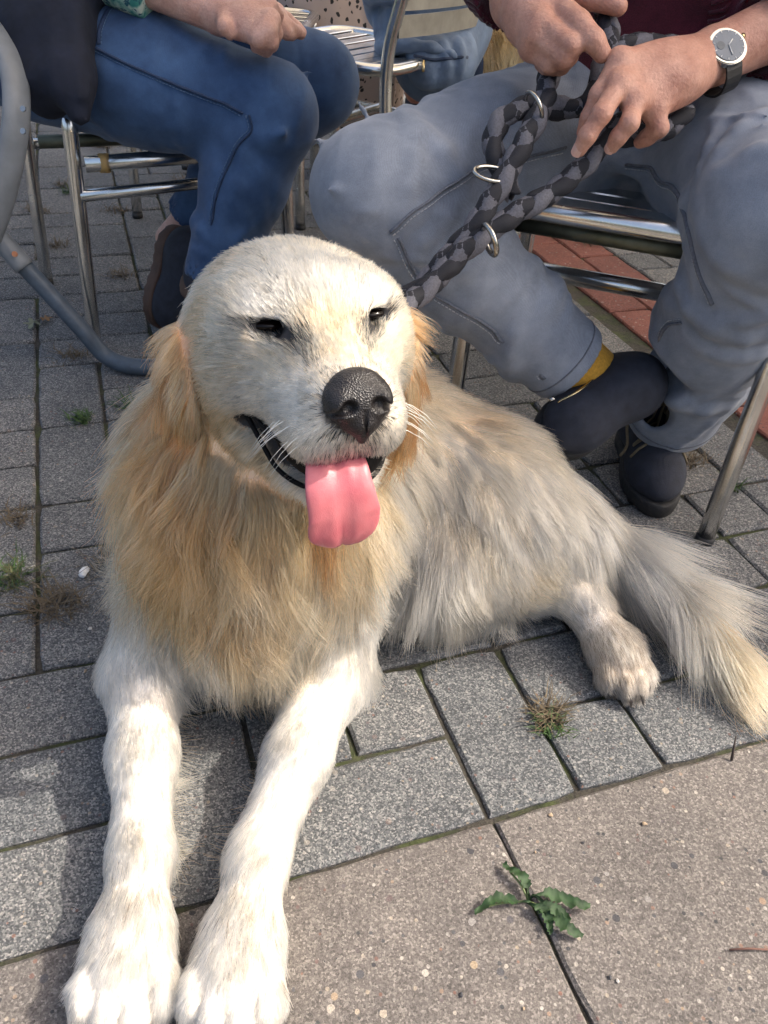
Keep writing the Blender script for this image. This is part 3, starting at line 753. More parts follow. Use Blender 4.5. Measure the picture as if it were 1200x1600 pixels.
# tail plume
g((.28, .77, .12), (.65, -.75, -.1), .09, WC, .34, .5); g((.31, .72, .09), (.5, -.85, -.15), .10, WC, .34, .5); g((.36, .72, .07), (.8, -.6, -.1), .085, WC, .34, .5)
g((.35, .66, .06), (.35, -.95, -.1), .095, C_, .32, .5); g((.39, .66, .05), (.6, -.8, -.05), .09, CG, .3, .5); g((.40, .63, .04), (.35, -.95, -.1), .085, CG, .3, .5)
EARS = [np.array([hl(s * .062, -.088, -.010), hl(s * .082, -.080, -.034), hl(s * .097, -.066, -.078), hl(s * .097, -.056, -.132)]) for s in (-1, 1)]
def ear_groom(p, gg):
    for s, ch in zip((-1, 1), EARS):
        q = (p - HO) @ HROT.T
        w = np.clip((.042 - seg_dist(p, ch)) / .008, 0, 1) * np.clip((q[:, 0] * s - .069 - .12 * np.maximum(q[:, 1] + .06, 0)) / .008, 0, 1)
        t = np.clip((-q[:, 2] - .0) / .12, 0, 1)
        tgt = np.empty_like(gg); tgt[:, :3] = hd(s * .22, .10, -1.); tgt[:, 3] = .026 + .030 * t
        a, b, c3 = np.array(C_), np.array(G_), np.array(D_)
        tgt[:, 4:7] = a * (1 - np.clip(t * 3 + .15, 0, 1))[:, None] + (b * .35 + c3 * .65) * np.clip(t * 3 + .15, 0, 1)[:, None]; tgt[:, 7] = .22; tgt[:, 8] = .6
        gg = gg * (1 - w[:, None]) + tgt * w[:, None]
    return gg
_dm = np.clip((dark_mask(DV.astype(float))[:, None] - .25) / .35, 0, 1)
_ca = dog_me.color_attributes.new('skin_colour', 'FLOAT_COLOR', 'POINT')
_ca.data.foreach_set('color', np.concatenate([_dm * np.array((.012, .010, .010)) + (1 - _dm) * (ear_groom(DV.astype(float), blend(GD, DV.astype(float)))[:, 4:7] ** 1.25 * .95), np.ones_like(_dm)], 1).astype(np.float32).ravel())
def coat_weight(c, n):
    c = c.astype(float); b = ear_groom(c, blend(GD, c))
    L = b[:, 3]; w = np.clip(.022 / L, .45, 1.7)
    q = (c - HO) @ HROT.T
    headz = np.exp(-(np.linalg.norm((c - hl(0, 0, -.02)), axis=1) / .10) ** 4)
    w = w * (1 + 1.3 * headz)
    w = w * (1 + 1.8 * np.exp(-((q[:, 1] + .01) / .05) ** 2 - ((q[:, 2] + .115) / .03) ** 2))
    w = w * np.where(n[:, 2] < -.75, .35, 1) * np.where((n[:, 1] > .5) & (c[:, 1] > .7), .3, 1)
    m = seg_dist(c, MOUTH) < .0085
    inside = (np.abs(q[:, 0]) < .046) & (q[:, 1] > -.01) & (q[:, 1] < .10) & (np.abs(q[:, 2] + .079) < .016)
    v = (c - NOSE_C) @ HROT.T; nose = (v[:, 0] / .0235) ** 2 + (v[:, 1] / .020) ** 2 + (v[:, 2] / .017) ** 2 < 1
    ey = np.zeros(len(c), bool)
    for e in EYES:
        v = (c - e) @ HROT.T; ey |= (v[:, 0] / .0140) ** 2 + (v[:, 2] / .0046) ** 2 < 1
    return np.where(m | inside | nose | ey | (c[:, 2] < .006), 0, w)
M_FUR = fur_material('dog_fur')
def grow_coat(n, seed, **kw):
    p, nn = scatter(dog_me, n, coat_weight)
    gg = ear_groom(p, blend(GD, p))
    # local markings: dark lashes and eye corners, grey-black hairs round the nose and lips, muddy paws
    q = (p - HO) @ HROT.T; rr = np.random.default_rng(seed + 3).random(len(p))
    dk = np.zeros(len(p))
    for e, s in zip(EYES, (-1, 1)):
        v = (p - e) @ HROT.T
        dk = np.maximum(dk, np.exp(-((v[:, 0] / .018) ** 2 + (v[:, 2] / .0062) ** 2) ** 2) * .65)
        vi = v - np.array((-s * .016, 0, .001)); dk = np.maximum(dk, .38 * np.exp(-((vi[:, 0] / .006) ** 2 + (vi[:, 2] / .007) ** 2)))
        vb = v - np.array((-s * .008, 0, .016)); dk = np.maximum(dk, .05 * np.exp(-((vb[:, 0] / .008) ** 2 + (vb[:, 2] / .009) ** 2)))
    v = (p - NOSE_C) @ HROT.T; dk = np.maximum(dk, .55 * np.exp(-(np.maximum(np.sqrt((v[:, 0] / 1.0) ** 2 + v[:, 1] ** 2 + (v[:, 2] / .9) ** 2) - .0205, 0) / .0035) ** 1.2))
    lipd = seg_dist(p, MOUTH); dk = np.maximum(dk, .28 * np.exp(-((q[:, 0] / .020) ** 2 + ((q[:, 2] + .052) / .011) ** 2)) * (q[:, 1] > .07))
    isd = rr < dk
    gg[isd, 4:7] = np.array((.035, .028, .025)) * (1 + rr[isd, None])
    mud = np.exp(-((p[:, 1] - .30) / .035) ** 2) * (p[:, 2] > .045) * (p[:, 0] < .0) * .07
    mud += .35 * np.exp(-(np.linalg.norm(p - np.array((.275, .615, .03)), axis=1) / .03) ** 2)
    md = np.random.default_rng(seed + 4).random(len(p)) < mud
    gg[md, 4:7] *= np.array((.45, .40, .36))
    # patches of paler and more golden hair along the coat
    vn = vnoise(p, 38, seed + 9)[:, 0:1] * np.clip(gg[:, 3:4] / .05, .25, 1); gg[:, 4:7] *= 1 + vn * np.array((.05, .09, .15)) * (1.6 - gg[:, 6:7])
    sh = gg[:, 3] < .032
    gg[sh, 8] *= .45
    A = strands(p[sh], nn[sh], gg[sh], K=5, clump_n=16, seed=seed, rough=.07, wave=.22, rad=.00026)
    wv_ = (.40 + .45 * np.exp(-(np.linalg.norm(p[~sh] - np.array((-.13, .52, .2)), axis=1) / .16) ** 4))[:, None]
    gl = gg[~sh]; gl[:, 8] = np.clip(gl[:, 8] * 1.75, 0, .97); gl[:, 3] *= 1.15
    Bq = strands(p[~sh], nn[~sh], gl, K=9, clump_n=60, seed=seed + 1, rough=.12, wave=wv_, rad=.00030)
    return (p[sh], *A), (p[~sh], *Bq)
SHORT, LONG = grow_coat(290000, 21)
def zone(p):
    hz = np.linalg.norm(p - hl(0, -.03, -.03), axis=1) < .135
    tl = (p[:, 0] > .255) & (p[:, 1] < .79) & ((p[:, 0] > .30) | (p[:, 2] > .07))
    return np.where(hz, 0, np.where(tl, 2, 1))
for (p_, P_, r_, c_), nms in ((SHORT, ('head_fur', 'body_fur', 'tail_fur')), (LONG, ('head_fur', 'body_fur', 'tail_fur'))):
    z_ = zone(p_)
    for i, nm in enumerate(nms):
        k = z_ == i
        if k.sum() > 50: make_curves(nm, P_[k], r_[k], c_[k], M_FUR, dog)
# whiskers
wk = []
for s in (-1, 1):
    for i in range(11):
        b = hl(s * (.031 + .004 * (i % 3)), .055 + .007 * (i % 5), -.035 - .006 * (i // 4))
        d = hd(s * (.9 + .1 * (i % 3)), .35 - .12 * (i % 4), -.25 - .1 * (i % 3)); d /= np.linalg.norm(d); L = .028 + .004 * (i % 4)
        wk.append((np.array([b, b + d * L * .35, b + d * L * .7 - np.array((0, 0, L * .12)), b + d * L - np.array((0, 0, L * .35))]), [.00022, .0002, .00015, .00006]))
tubes('whisker', wk, simple('whisker_white', (.85, .82, .75), .4, bstr=0), dog, 4)["kind"] = "stuff"

# ================================================================== cloth and skin materials
def denim(name, base, fade, weave=1500):
    t = NT(name); g = t.add('ShaderNodeNewGeometry'); pos = g.outputs['Position']
    n = t.noise(pos, 14, 5, .6); n2 = t.noise(pos, 55, 4, .7); n3 = t.noise(pos, 1300, 2, .6)
    wv = t.add('ShaderNodeTexWave'); wv.inputs['Scale'].default_value = weave / 6.28; wv.inputs['Distortion'].default_value = 2.0; wv.inputs['Detail'].default_value = 2
    mp = t.add('ShaderNodeMapping'); mp.inputs['Rotation'].default_value = (.5, .4, .8); t.ln(pos, mp.inputs[0]); t.ln(mp.outputs[0], wv.inputs[0])
    c = t.ramp(n.outputs[0], [(.25, base), (.78, fade)])
    c = t.mix(1, c, t.ramp(n2.outputs[0], [(.3, (.90, .90, .91)), (.7, (1.08, 1.08, 1.07))]), 'MULTIPLY')
    c = t.mix(1, c, t.ramp(wv.outputs[0], [(0, (.95, .95, .955)), (1, (1.04, 1.04, 1.04))]), 'MULTIPLY')
    c = t.mix(1, c, t.ramp(n3.outputs[0], [(.3, (.82, .82, .82)), (.7, (1.14, 1.14, 1.14))]), 'MULTIPLY')
    mp2 = t.add('ShaderNodeMapping'); mp2.inputs['Scale'].default_value = (1.8, .7, 1.2); mp2.inputs['Rotation'].default_value = (.3, .5, .4); t.ln(pos, mp2.inputs[0])
    nb = t.noise(mp2.outputs[0], 11, 3, .45); nb.noise_type = 'RIDGED_MULTIFRACTAL'; nb.inputs['Distortion'].default_value = .6
    b = t.bump(n3.outputs[0], .25, .0008, t.bump(nb.outputs[0], .55, .014))
    return t.fin(c, .85, 0, b, Specular_IOR_Level=.2, Sheen_Weight=.15)
M_GREYDENIM = denim('grey_denim', (.135, .158, .200), (.275, .305, .360))
M_BLUEDENIM = denim('blue_denim', (.020, .045, .105), (.062, .122, .245))
M_GREYSEAM = simple('grey_denim_seam', (.11, .12, .145), .85, nscale=400, namt=.4)
M_PALETHREAD = simple('pale_thread', (.42, .44, .48), .8, nscale=600)
M_BLUESEAM = simple('blue_denim_seam', (.016, .034, .080), .85, nscale=400, namt=.4)
M_BLUETHREAD = simple('faded_blue_thread', (.10, .17, .28), .8, nscale=600)
def skin_mat(name, a, b):
    t = NT(name); g = t.add('ShaderNodeNewGeometry'); pos = g.outputs['Position']
    n = t.noise(pos, 38, 4, .6); n2 = t.noise(pos, 420, 3, .6); vo = t.add('ShaderNodeTexVoronoi'); vo.inputs['Scale'].default_value = 900; t.ln(pos, vo.inputs['Vector'])
    c = t.ramp(n.outputs[0], [(.3, a), (.7, b)])
    c = t.mix(1, c, t.ramp(n2.outputs[0], [(.3, (.88, .84, .82)), (.7, (1.07, 1.05, 1.04))]), 'MULTIPLY')
    m = t.fin(c, .5, 0, t.bump(vo.outputs['Distance'], .25, .0006, t.bump(n2.outputs[0], .5, .0014, t.bump(t.noise(pos, 130, 3).outputs[0], .5, .003))), Subsurface_Weight=.10, Subsurface_Scale=.006)
    t.b.inputs['Subsurface Radius'].default_value = (1, .35, .2); return m
M_SKIN = skin_mat('weathered_skin', (.40, .19, .135), (.56, .315, .235))
M_SKIN2 = skin_mat('pale_skin', (.50, .27, .205), (.64, .40, .32))
M_NAIL = simple('fingernail', (.62, .38, .31), .3, bstr=.1)
def knit_mat(name, col):
    t = NT(name); v = t.coord(); n = t.noise(v, 30, 4); n2 = t.noise(v, 700, 3, .7)
    c = t.ramp(n.outputs[0], [(.3, [x * .75 for x in col]), (.7, [x * 1.2 for x in col])])
    c = t.mix(1, c, t.ramp(n2.outputs[0], [(.3, (.6, .6, .6)), (.7, (1.3, 1.3, 1.3))]), 'MULTIPLY')
    return t.fin(c, .95, 0, t.bump(n2.outputs[0], .5, .002), Specular_IOR_Level=.1, Sheen_Weight=.3)
M_KNIT = knit_mat('maroon_knit', (.078, .012, .022))

def hand(F, wrist, knuckles, fingers, rw=.026, k=.010):
    """palm from the wrist to a row of knuckles; fingers = list of (points, radii)"""
    wrist = np.array(wrist); kn = [np.array(q) for q in knuckles]
    for q in kn:
        F.cap(wrist + (q - wrist) * .12, q, rw * .58, .0105, .016)
        F.ell(q, (.0105, .0105, .0105), k=.010)
    for pts, rs in fingers: F.chain(pts, rs, k)
def nails(tips, parent):
    for (p, d, up_, r) in tips:
        d = np.array(d, float); d /= np.linalg.norm(d); u = np.array(up_, float); u -= d * (u @ d); u /= np.linalg.norm(u); sd = np.cross(d, u)
        V = []; F = []
        for i in range(7):
            a = -1 + i / 3
            for j in range(5):
                b = j / 4
                V.append(np.array(p) + sd * (a * r * .72) + d * (b * r * 1.75 * (1 - .10 * a * a) - r * .9) + u * (r * (.98 - .30 * a * a) - .0012 * (b - .4) ** 2 * 4))
        for i in range(6):
            for j in range(4): F.append((i * 5 + j, (i + 1) * 5 + j, (i + 1) * 5 + j + 1, i * 5 + j + 1))
        link('fingernail', mesh_from('fingernail', V, F), M_NAIL, parent)

# ================================================================== the man on the chair
man = empty('person', (.33, 1.12, 0)); tag(man, 'person in grey jeans and maroon knit jumper holding the braided dog lead', 'person')
R_HIP, R_KNEE, R_ANK = np.array((0.2423, 1.1826, 0.4549)), np.array((-0.0388, 0.95, 0.4185)), np.array((0.2184, 0.951, 0.2262))
L_HIP, L_KNEE, L_ANK = np.array((0.3818, 1.181, 0.4529)), np.array((0.381, 0.8538, 0.4581)), np.array((0.4126, 1.0309, 0.1176))
J = Field((-.18, .70, .05), (.64, 1.42, .70), .0042)
mid = lambda a, b, t: np.asarray(a) * (1 - t) + np.asarray(b) * t
J.cap(R_HIP, mid(R_HIP, R_KNEE, .5), .098, .086, .03); J.cap(mid(R_HIP, R_KNEE, .5), R_KNEE, .086, .070, .03)
J.cap(R_KNEE, mid(R_KNEE, R_ANK, .45), .066, .064, .03); J.cap(mid(R_KNEE, R_ANK, .45), R_ANK, .064, .057, .03)
J.cap(L_HIP, mid(L_HIP, L_KNEE, .5), .100, .088, .03); J.cap(mid(L_HIP, L_KNEE, .5), L_KNEE, .088, .072, .03)
J.cap(L_KNEE, mid(L_KNEE, L_ANK, .5), .068, .068, .03); J.cap(mid(L_KNEE, L_ANK, .5), L_ANK, .068, .068, .03)
J.ell(mid(R_HIP, L_HIP, .5) + np.array((.0, .04, .03)), (.17, .14, .11), k=.06)
# folds
def folds(F, a, b, rad, n, seed, amp=.008, k=.016, span=1.9, tilt=.9):
    """raised creases that wrap part-way round the limb a-b"""
    rr = np.random.default_rng(seed); a = np.array(a); b = np.array(b); ax = (b - a) / np.linalg.norm(b - a)
    e1 = np.cross(ax, (.3, .2, 1.)); e1 /= np.linalg.norm(e1); e2 = np.cross(ax, e1)
    for i in range(n):
        t = (i + rr.uniform(.2, .8)) / n; c0 = a + (b - a) * t; r = rad[0] + (rad[1] - rad[0]) * t; ph = rr.uniform(0, 6.28); sp = span * rr.uniform(.5, 1); tl = rr.uniform(-tilt, tilt)
        pts = [c0 + ax * (tl * r * q) + (r - .35 * amp) * (math.cos(ph + q * sp) * e1 + math.sin(ph + q * sp) * e2) for q in np.linspace(-1, 1, 8)]
        F.chain(pts, [amp * .15, amp * .5, amp * .85, amp, amp, amp * .85, amp * .5, amp * .15], k)
folds(J, R_HIP, R_KNEE, (.097, .071), 8, 3, .006); folds(J, R_KNEE, mid(R_KNEE, R_ANK, .85), (.067, .060), 12, 4, .0085); folds(J, L_HIP, L_KNEE, (.099, .073), 8, 5, .006); folds(J, L_KNEE, mid(L_KNEE, L_ANK, .85), (.070, .069), 12, 6, .009)
for a_, b_, r_a, n_, sd0 in ((R_HIP, R_KNEE, (.097, .072), 20, 51), (R_KNEE, mid(R_KNEE, R_ANK, .9), (.068, .060), 16, 52), (L_HIP, L_KNEE, (.100, .074), 16, 53), (L_KNEE, mid(L_KNEE, L_ANK, .9), (.070, .070), 18, 54)):
    folds(J, a_, b_, r_a, n_, sd0, .0054, .0065, 1.1, 1.5)
for (a, b) in (((0.1175, 1.0817, 0.5046), (0.2067, 1.0742, 0.4467)), ((0.1103, 1.0355, 0.4783), (0.1875, 1.0471, 0.4447)), ((0.2474, 1.0711, 0.4428), (0.3211, 1.0026, 0.4367)), ((0.3121, 0.9999, 0.4656), (0.3789, 0.9589, 0.4943))): J.cap(a, b, .010, .006, .02)
J.cap((0.3621, 0.9167, 0.3279), (0.4258, 0.8797, 0.3295), .014, .010, .012); J.cap((0.0085, 0.9068, 0.3477), (0.1152, 0.9455, 0.2999), .012, .008, .018)
# open hems: cut the legs and hollow them
for an, kn, rr_ in ((R_ANK, R_KNEE, .057), (L_ANK, L_KNEE, .068)):
    dr = (an - kn) / np.linalg.norm(an - kn); J.cap(an - dr * .03, an + dr * .14, rr_ - .008, rr_ - .006, .004, '-')
    e1 = np.cross(dr, (0, 0, 1.)); e1 /= np.linalg.norm(e1); J.box(an + dr * (.014 + .06), (.088, .088, .06), .002, np.array([e1, np.cross(dr, e1), dr]), .003, '-')
jm = J.mesh('trousers', 2); del J
jeans = link('trousers', jm, M_GREYDENIM, man); JB = bvh_of(jm)
def seam(bvh, pts, parent, ms, mt, w=.0042, stitch=.005):
    P = snap(bvh, catmull(pts, 10), .0002)
    for _ in range(2): P[1:-1] = (P[:-2] + P[2:] + 2 * P[1:-1]) / 4
    sm = tube('seam', P, w, ms, parent, 6, flat=.45)
    N = np.array([np.array(bvh.find_nearest(Vector(p))[1]) for p in P]); T = nz(np.gradient(P, axis=0)); S = np.cross(T, N)
    Ls = []; L = np.concatenate([[0], np.cumsum(np.linalg.norm(np.diff(P, axis=0), axis=1))]); s = 0
    while s < L[-1] - stitch:
        for sg in (1,):
            q = [np.array([np.interp(x, L, (P + S * sg * w * 1.15 + N * .0012)[:, c]) for c in range(3)]) for x in (s, s + stitch * .72)]
            Ls.append((np.array(q), [.0007, .0007]))
        s += stitch
    th = tubes('stitching', Ls, mt, sm, 4); th["kind"] = "stuff"
seam(JB, [(-0.0157, 0.8698, 0.3976), (0.0166, 0.8811, 0.428), (0.0702, 0.9138, 0.4533), (0.1119, 0.9376, 0.4674), (0.1934, 0.9921, 0.4718)], jeans, M_GREYSEAM, M_PALETHREAD)
seam(JB, [(-0.0072, 0.8784, 0.3924), (0.0243, 0.8886, 0.3408), (0.0882, 0.9025, 0.3099), (0.1412, 0.9079, 0.2683), (0.1879, 0.8975, 0.2229)], jeans, M_GREYSEAM, M_PALETHREAD)
seam(JB, [(0.2462, 1.0204, 0.4593), (0.2989, 0.9854, 0.4472), (0.3173, 0.9495, 0.4502), (0.3245, 0.8855, 0.4337), (0.3427, 0.8639, 0.3902), (0.3506, 0.8529, 0.3601)], jeans, M_GREYSEAM, M_PALETHREAD)
seam(JB, [(0.3703, 0.9123, 0.3224), (0.3599, 0.9278, 0.2936), (0.3684, 0.9541, 0.2463), (0.3576, 0.9856, 0.2055), (0.3456, 1.007, 0.168)], jeans, M_GREYSEAM, M_PALETHREAD)
for an, kn, rr_ in ((R_ANK, R_KNEE, .057), (L_ANK, L_KNEE, .068)):
    dr = (an - kn) / np.linalg.norm(an - kn); e1 = np.cross(dr, (0, 0, 1.)); e1 /= np.linalg.norm(e1); e2 = np.cross(dr, e1)
    ring = snap(JB, [an - dr * .006 + (rr_ + .02) * (math.cos(a) * e1 + math.sin(a) * e2) for a in np.linspace(0, 6.283, 48, endpoint=False)], .0003)
    tube('hem_stitch', ring, .0011, M_GREYSEAM, jeans, 5, True)

# upper body, arms and hands in one skin
PELV = mid(R_HIP, L_HIP, .5) + np.array((.01, .06, .04))
CHEST = PELV + np.array((.03, -.02, .34)); NECK = CHEST + np.array((0, -.01, .20)); HEAD = NECK + np.array((-.02, -.03, .15))
R_SH, L_SH = CHEST + np.array((-.185, .0, .12)), CHEST + np.array((.185, -.02, .12))
R_WR, L_WR = np.array((0.1023, 1.0412, 0.6066)), np.array((0.3268, 0.9986, 0.5769))
R_EL, L_EL = np.array((-0.028, 1.3443, 0.6919)), np.array((0.5698, 1.2167, 0.6594))
R_EL = R_SH + np.array((-.06, -.02, -.27)); L_EL = L_SH + np.array((.10, -.05, -.26))
Bd = Field(np.minimum.reduce([R_EL, R_WR, PELV]) - .13, np.maximum.reduce([L_EL, L_SH, HEAD]) + .16, .0042)
Bd.cap(PELV, CHEST, .13, .15, .05); Bd.cap(CHEST, CHEST + np.array((0, 0, .1)), .15, .11, .05); Bd.cap(NECK - (0, 0, .06), HEAD - (0, 0, .06), .06, .055, .03)
Bd.ell(HEAD, (.075, .092, .105), k=.03); Bd.cap(HEAD + (-.01, -.088, -.005), HEAD + (-.012, -.105, -.03), .010, .014, .015); Bd.ell(HEAD + (-.005, -.06, -.075), (.045, .045, .04), k=.03)
for s in (-1, 1): Bd.ell(HEAD + (s * .078, .0, -.01), (.008, .018, .028), k=.008)
for sh, el, wr in ((R_SH, R_EL, R_WR), (L_SH, L_EL, L_WR)):
    Bd.cap(sh, el, .055, .045, .03); Bd.cap(el, mid(el, wr, .5), .045, .038, .03); Bd.cap(mid(el, wr, .5), wr, .038, .029, .03)
bm_me = Bd.mesh('body', 1); del Bd
body = link('body', bm_me, M_SKIN, man)
# hands: finer skin joined to the wrists
HF_ = Field(np.minimum(np.array((0.1612, 0.8934, 0.4759)), L_WR) - .06, np.maximum(np.array((0.1952, 0.9327, 0.5902)), L_WR) + .06, .0021)
LK = [np.array((0.202, 0.919, 0.5729)), np.array((0.202, 0.8964, 0.5556)), np.array((0.2199, 0.8925, 0.5425)), np.array((0.2439, 0.9034, 0.5337))]
LF_ = [([LK[0], (0.1847, 0.9004, 0.5444), (0.1788, 0.8988, 0.523), (0.1762, 0.9001, 0.5086)], [.0104, .0094, .0083, .0070]),
       ([LK[1], (0.1845, 0.8686, 0.5333), (0.1745, 0.8656, 0.5133), (0.1696, 0.868, 0.4986)], [.0106, .0097, .0086, .0072]),
       ([LK[2], (0.2142, 0.8699, 0.5269), (0.2065, 0.8717, 0.5129), (0.2033, 0.8758, 0.5021)], [.0102, .0092, .0082, .0069]),
       ([LK[3], (0.2514, 0.8956, 0.5191), (0.2448, 0.9058, 0.5077), (0.2401, 0.913, 0.5007)], [.0105, .0092, .0082, .0070])]
HF_.cap(mid(L_EL, L_WR, .6), L_WR, .036, .0290, .02)
hand(HF_, L_WR, LK, LF_, .034, .005)
HF_.ell(mid(L_WR, mid(LK[1], LK[2], .5), .55), (.030, .030, .018), k=.03)
for q in LK[:3]:   # tendons on the back of the hand
    v = np.array((0.2656, 0.9295, 0.5669)); HF_.cap(q, mid(q, v, .8), .0068, .0035, .012)
lh = link('hand', HF_.mesh('hand', 2), M_SKIN, body); del HF_
camdir = -np.array((_f.x, _f.y, _f.z))
nails([((0.1696, 0.8684, 0.4991), np.array((0.1696, 0.868, 0.4986)) - np.array((0.1745, 0.8656, 0.5133)), camdir + np.array((-.2, 0, .3)), .0078), ((0.2033, 0.8762, 0.5026), np.array((0.2033, 0.8758, 0.5021)) - np.array((0.2065, 0.8717, 0.5129)), camdir + np.array((-.1, 0, .2)), .0074)], lh)
HR = Field(np.array((0.1506, 0.981, 0.5868)) - .13, np.array((0.1506, 0.981, 0.5868)) + .13, .0021)
RK = [np.array((0.1373, 0.9776, 0.6115)), np.array((0.1231, 0.9572, 0.5971)), np.array((0.1184, 0.9538, 0.5847)), np.array((0.1171, 0.9593, 0.5723))]
HR.cap(mid(R_EL, R_WR, .7), R_WR, .033, .029, .02)
hand(HR, R_WR, RK, [([RK[0], (0.1585, 0.9429, 0.5999), (0.174, 0.9255, 0.5876), (0.1842, 0.9226, 0.5774)], [.0132, .0122, .0112, .0092]),
                    ([RK[1], (0.1532, 0.9282, 0.5813), (0.1556, 0.9516, 0.569), (0.1443, 0.9804, 0.5699)], [.0118, .0114, .0100, .0088]),
                    ([RK[2], (0.1484, 0.9299, 0.5706), (0.1494, 0.9523, 0.5602), (0.1398, 0.9765, 0.5618)], [.0112, .0108, .0096, .0085]),
                    ([RK[3], (0.1369, 0.9416, 0.5628), (0.139, 0.9588, 0.5555), (0.1327, 0.9773, 0.5564)], [.0105, .0098, .0088, .0078]),
                    ([(0.1304, 1.029, 0.6154), (0.1523, 1.0113, 0.6252), (0.1767, 0.993, 0.6182), (0.203, 0.9837, 0.6129)], [.016, .0145, .0122, .0098])], .032, .0035)
HR.ell(mid(R_WR, RK[1], .6), (.026, .024, .026), k=.02)
rh = link('hand', HR.mesh('hand', 2), M_SKIN, body); del HR
nails([((0.1834, 0.9234, 0.5784), np.array((0.1842, 0.9226, 0.5774)) - np.array((0.174, 0.9255, 0.5876)), camdir + np.array((.2, 0, .5)), .0086), ((0.2008, 0.9864, 0.613), np.array((0.2008, 0.9864, 0.613)) - np.array((0.1795, 0.9915, 0.6162)), camdir + np.array((0, 0, .6)), .0096)], rh)
# knit jumper with ribbed hem and cuffs
S = Field(np.minimum.reduce([R_EL, R_WR, PELV]) - .16, np.maximum.reduce([L_EL, L_SH, NECK]) + .14, .0055)
S.cap(PELV + (0, -.0, -.03), CHEST, .155, .175, .06); S.cap(CHEST, CHEST + np.array((0, 0, .1)), .175, .13, .05)
S.ell(PELV + (-.02, -.07, .01), (.15, .10, .085), k=.06)
for sh, el, wr, en in ((R_SH, R_EL, R_WR, .82), (L_SH, L_EL, L_WR, .80)):
    S.cap(sh, el, .075, .062, .04); S.cap(el, mid(el, wr, .6), .060, .054, .04); S.cap(mid(el, wr, .6), mid(el, wr, en), .054, .049, .02)
    dr = (wr - el) / np.linalg.norm(wr - el); e = mid(el, wr, en) + dr * .045
    S.cap(e - dr * .02, e + dr * .1, .041, .041, .004, '-'); S.cap(e + dr * .08, e + dr * .16, .085, .085, .003, '-')
    folds(S, mid(el, wr, .1), mid(el, wr, .8), (.058, .052), 4, 8, .010, .02)
folds(S, PELV, CHEST, (.15, .17), 8, 9, .014, .03)
S.plane(NECK + (0, 0, .02), (0, 0, 1), .01)
sm_ = S.mesh('jumper', 2); del S
jumper = link('jumper', sm_, M_KNIT, man); SB = bvh_of(sm_)
ribs = []
for sh, el, wr, en in ((R_SH, R_EL, R_WR, .82), (L_SH, L_EL, L_WR, .80)):
    dr = (wr - el) / np.linalg.norm(wr - el); e = mid(el, wr, en); e1 = np.cross(dr, (0, 0, 1.)); e1 /= np.linalg.norm(e1); e2 = np.cross(dr, e1)
    for a in np.linspace(0, 6.283, 44, endpoint=False):
        rd = math.cos(a) * e1 + math.sin(a) * e2
        ribs.append((snap(SB, [e + dr * t + rd * .07 for t in np.linspace(-.045, .036, 5)], .0004), .0026))
tubes('ribbed_cuff', ribs, M_KNIT, jumper, 5)["kind"] = "stuff"
ribs = []
for a in np.linspace(-2.9, .1, 90):
    ribs.append((snap(SB, [PELV + np.array((math.cos(a) * (.19 + 0 * t), -.07 + math.sin(a) * .15, -.05 + t)) for t in np.linspace(0, .075, 5)], .0004), .0028))
tubes('ribbed_hem', ribs, M_KNIT, jumper, 5)["kind"] = "stuff"
# wristwatch
wn = nz(camdir * .75 + np.array((.15, -.25, .45))); ax_ = nz(L_WR - L_EL); wn = nz(wn - ax_ * (wn @ ax_)); sd_ = np.cross(ax_, wn)
WC_ = np.array((0.3178, 0.9611, 0.5858)); WR_ = Matrix(np.array([ax_, sd_, wn]).T.tolist())
def disc(name, c, r, h, m, parent, seg=40, bev=.0008, R=None):
    bm = bmesh.new(); bmesh.ops.create_cone(bm, cap_ends=True, segments=seg, radius1=r, radius2=r, depth=h)
    if bev: bmesh.ops.bevel(bm, geom=[e for e in bm.edges if abs(e.verts[0].co.z - e.verts[1].co.z) < 1e-6], offset=bev, segments=2, affect='EDGES')
    bm.transform(Matrix.Translation(Vector(c)) @ (R if R is not None else WR_).to_4x4())
    me = bpy.data.meshes.new(name); bm.to_mesh(me); bm.free(); return link(name, me, m, parent)
M_STEEL = simple('brushed_steel', (.42, .41, .38), .25, 1, namt=.1, bstr=.05)
M_BRASS = simple('pale_brass', (.62, .50, .28), .25, 1, namt=.1, bstr=.05)
M_BLACK = simple('black_leather', (.012, .012, .013), .5, bscale=900, bstr=.4)
watch = disc('wristwatch', WC_, .0205, .0075, M_STEEL, man)
disc('dial', WC_ + wn * .0030, .0180, .003, simple('slate_blue_dial', (.115, .14, .175), .3, namt=.1), watch)
def on_dial(x, y, z): return WC_ + ax_ * x + sd_ * y + wn * z
M_HAND = simple('watch_hand', (.75, .75, .72), .3)
hands_ = [([on_dial(0, 0, .0050), on_dial(-.007, .004, .0050)], .0007), ([on_dial(0, 0, .0052), on_dial(.002, -.011, .0052)], .0006)]
for i in range(12):
    a = i * math.pi / 6; hands_.append(([on_dial(.0145 * math.cos(a), .0145 * math.sin(a), .0047), on_dial(.0168 * math.cos(a), .0168 * math.sin(a), .0047)], .00045))
tubes('dial_hand', [(np.array(p), r) for p, r in hands_], M_HAND, watch, 5)
disc('subdial', on_dial(.008, .003, .0046), .0045, .0006, simple('subdial_dark', (.06, .08, .10), .3), watch, 24, 0)
tube('crown', [on_dial(-.0205, .004, 0), on_dial(-.0245, .005, 0)], .0028, M_BRASS, watch, 10)
st = [WC_ - wn * .0245 + .031 * (math.cos(a) * sd_ + math.sin(a) * wn * .88) for a in np.linspace(math.radians(62), math.radians(478), 30)]
Vs = []; Fs = []
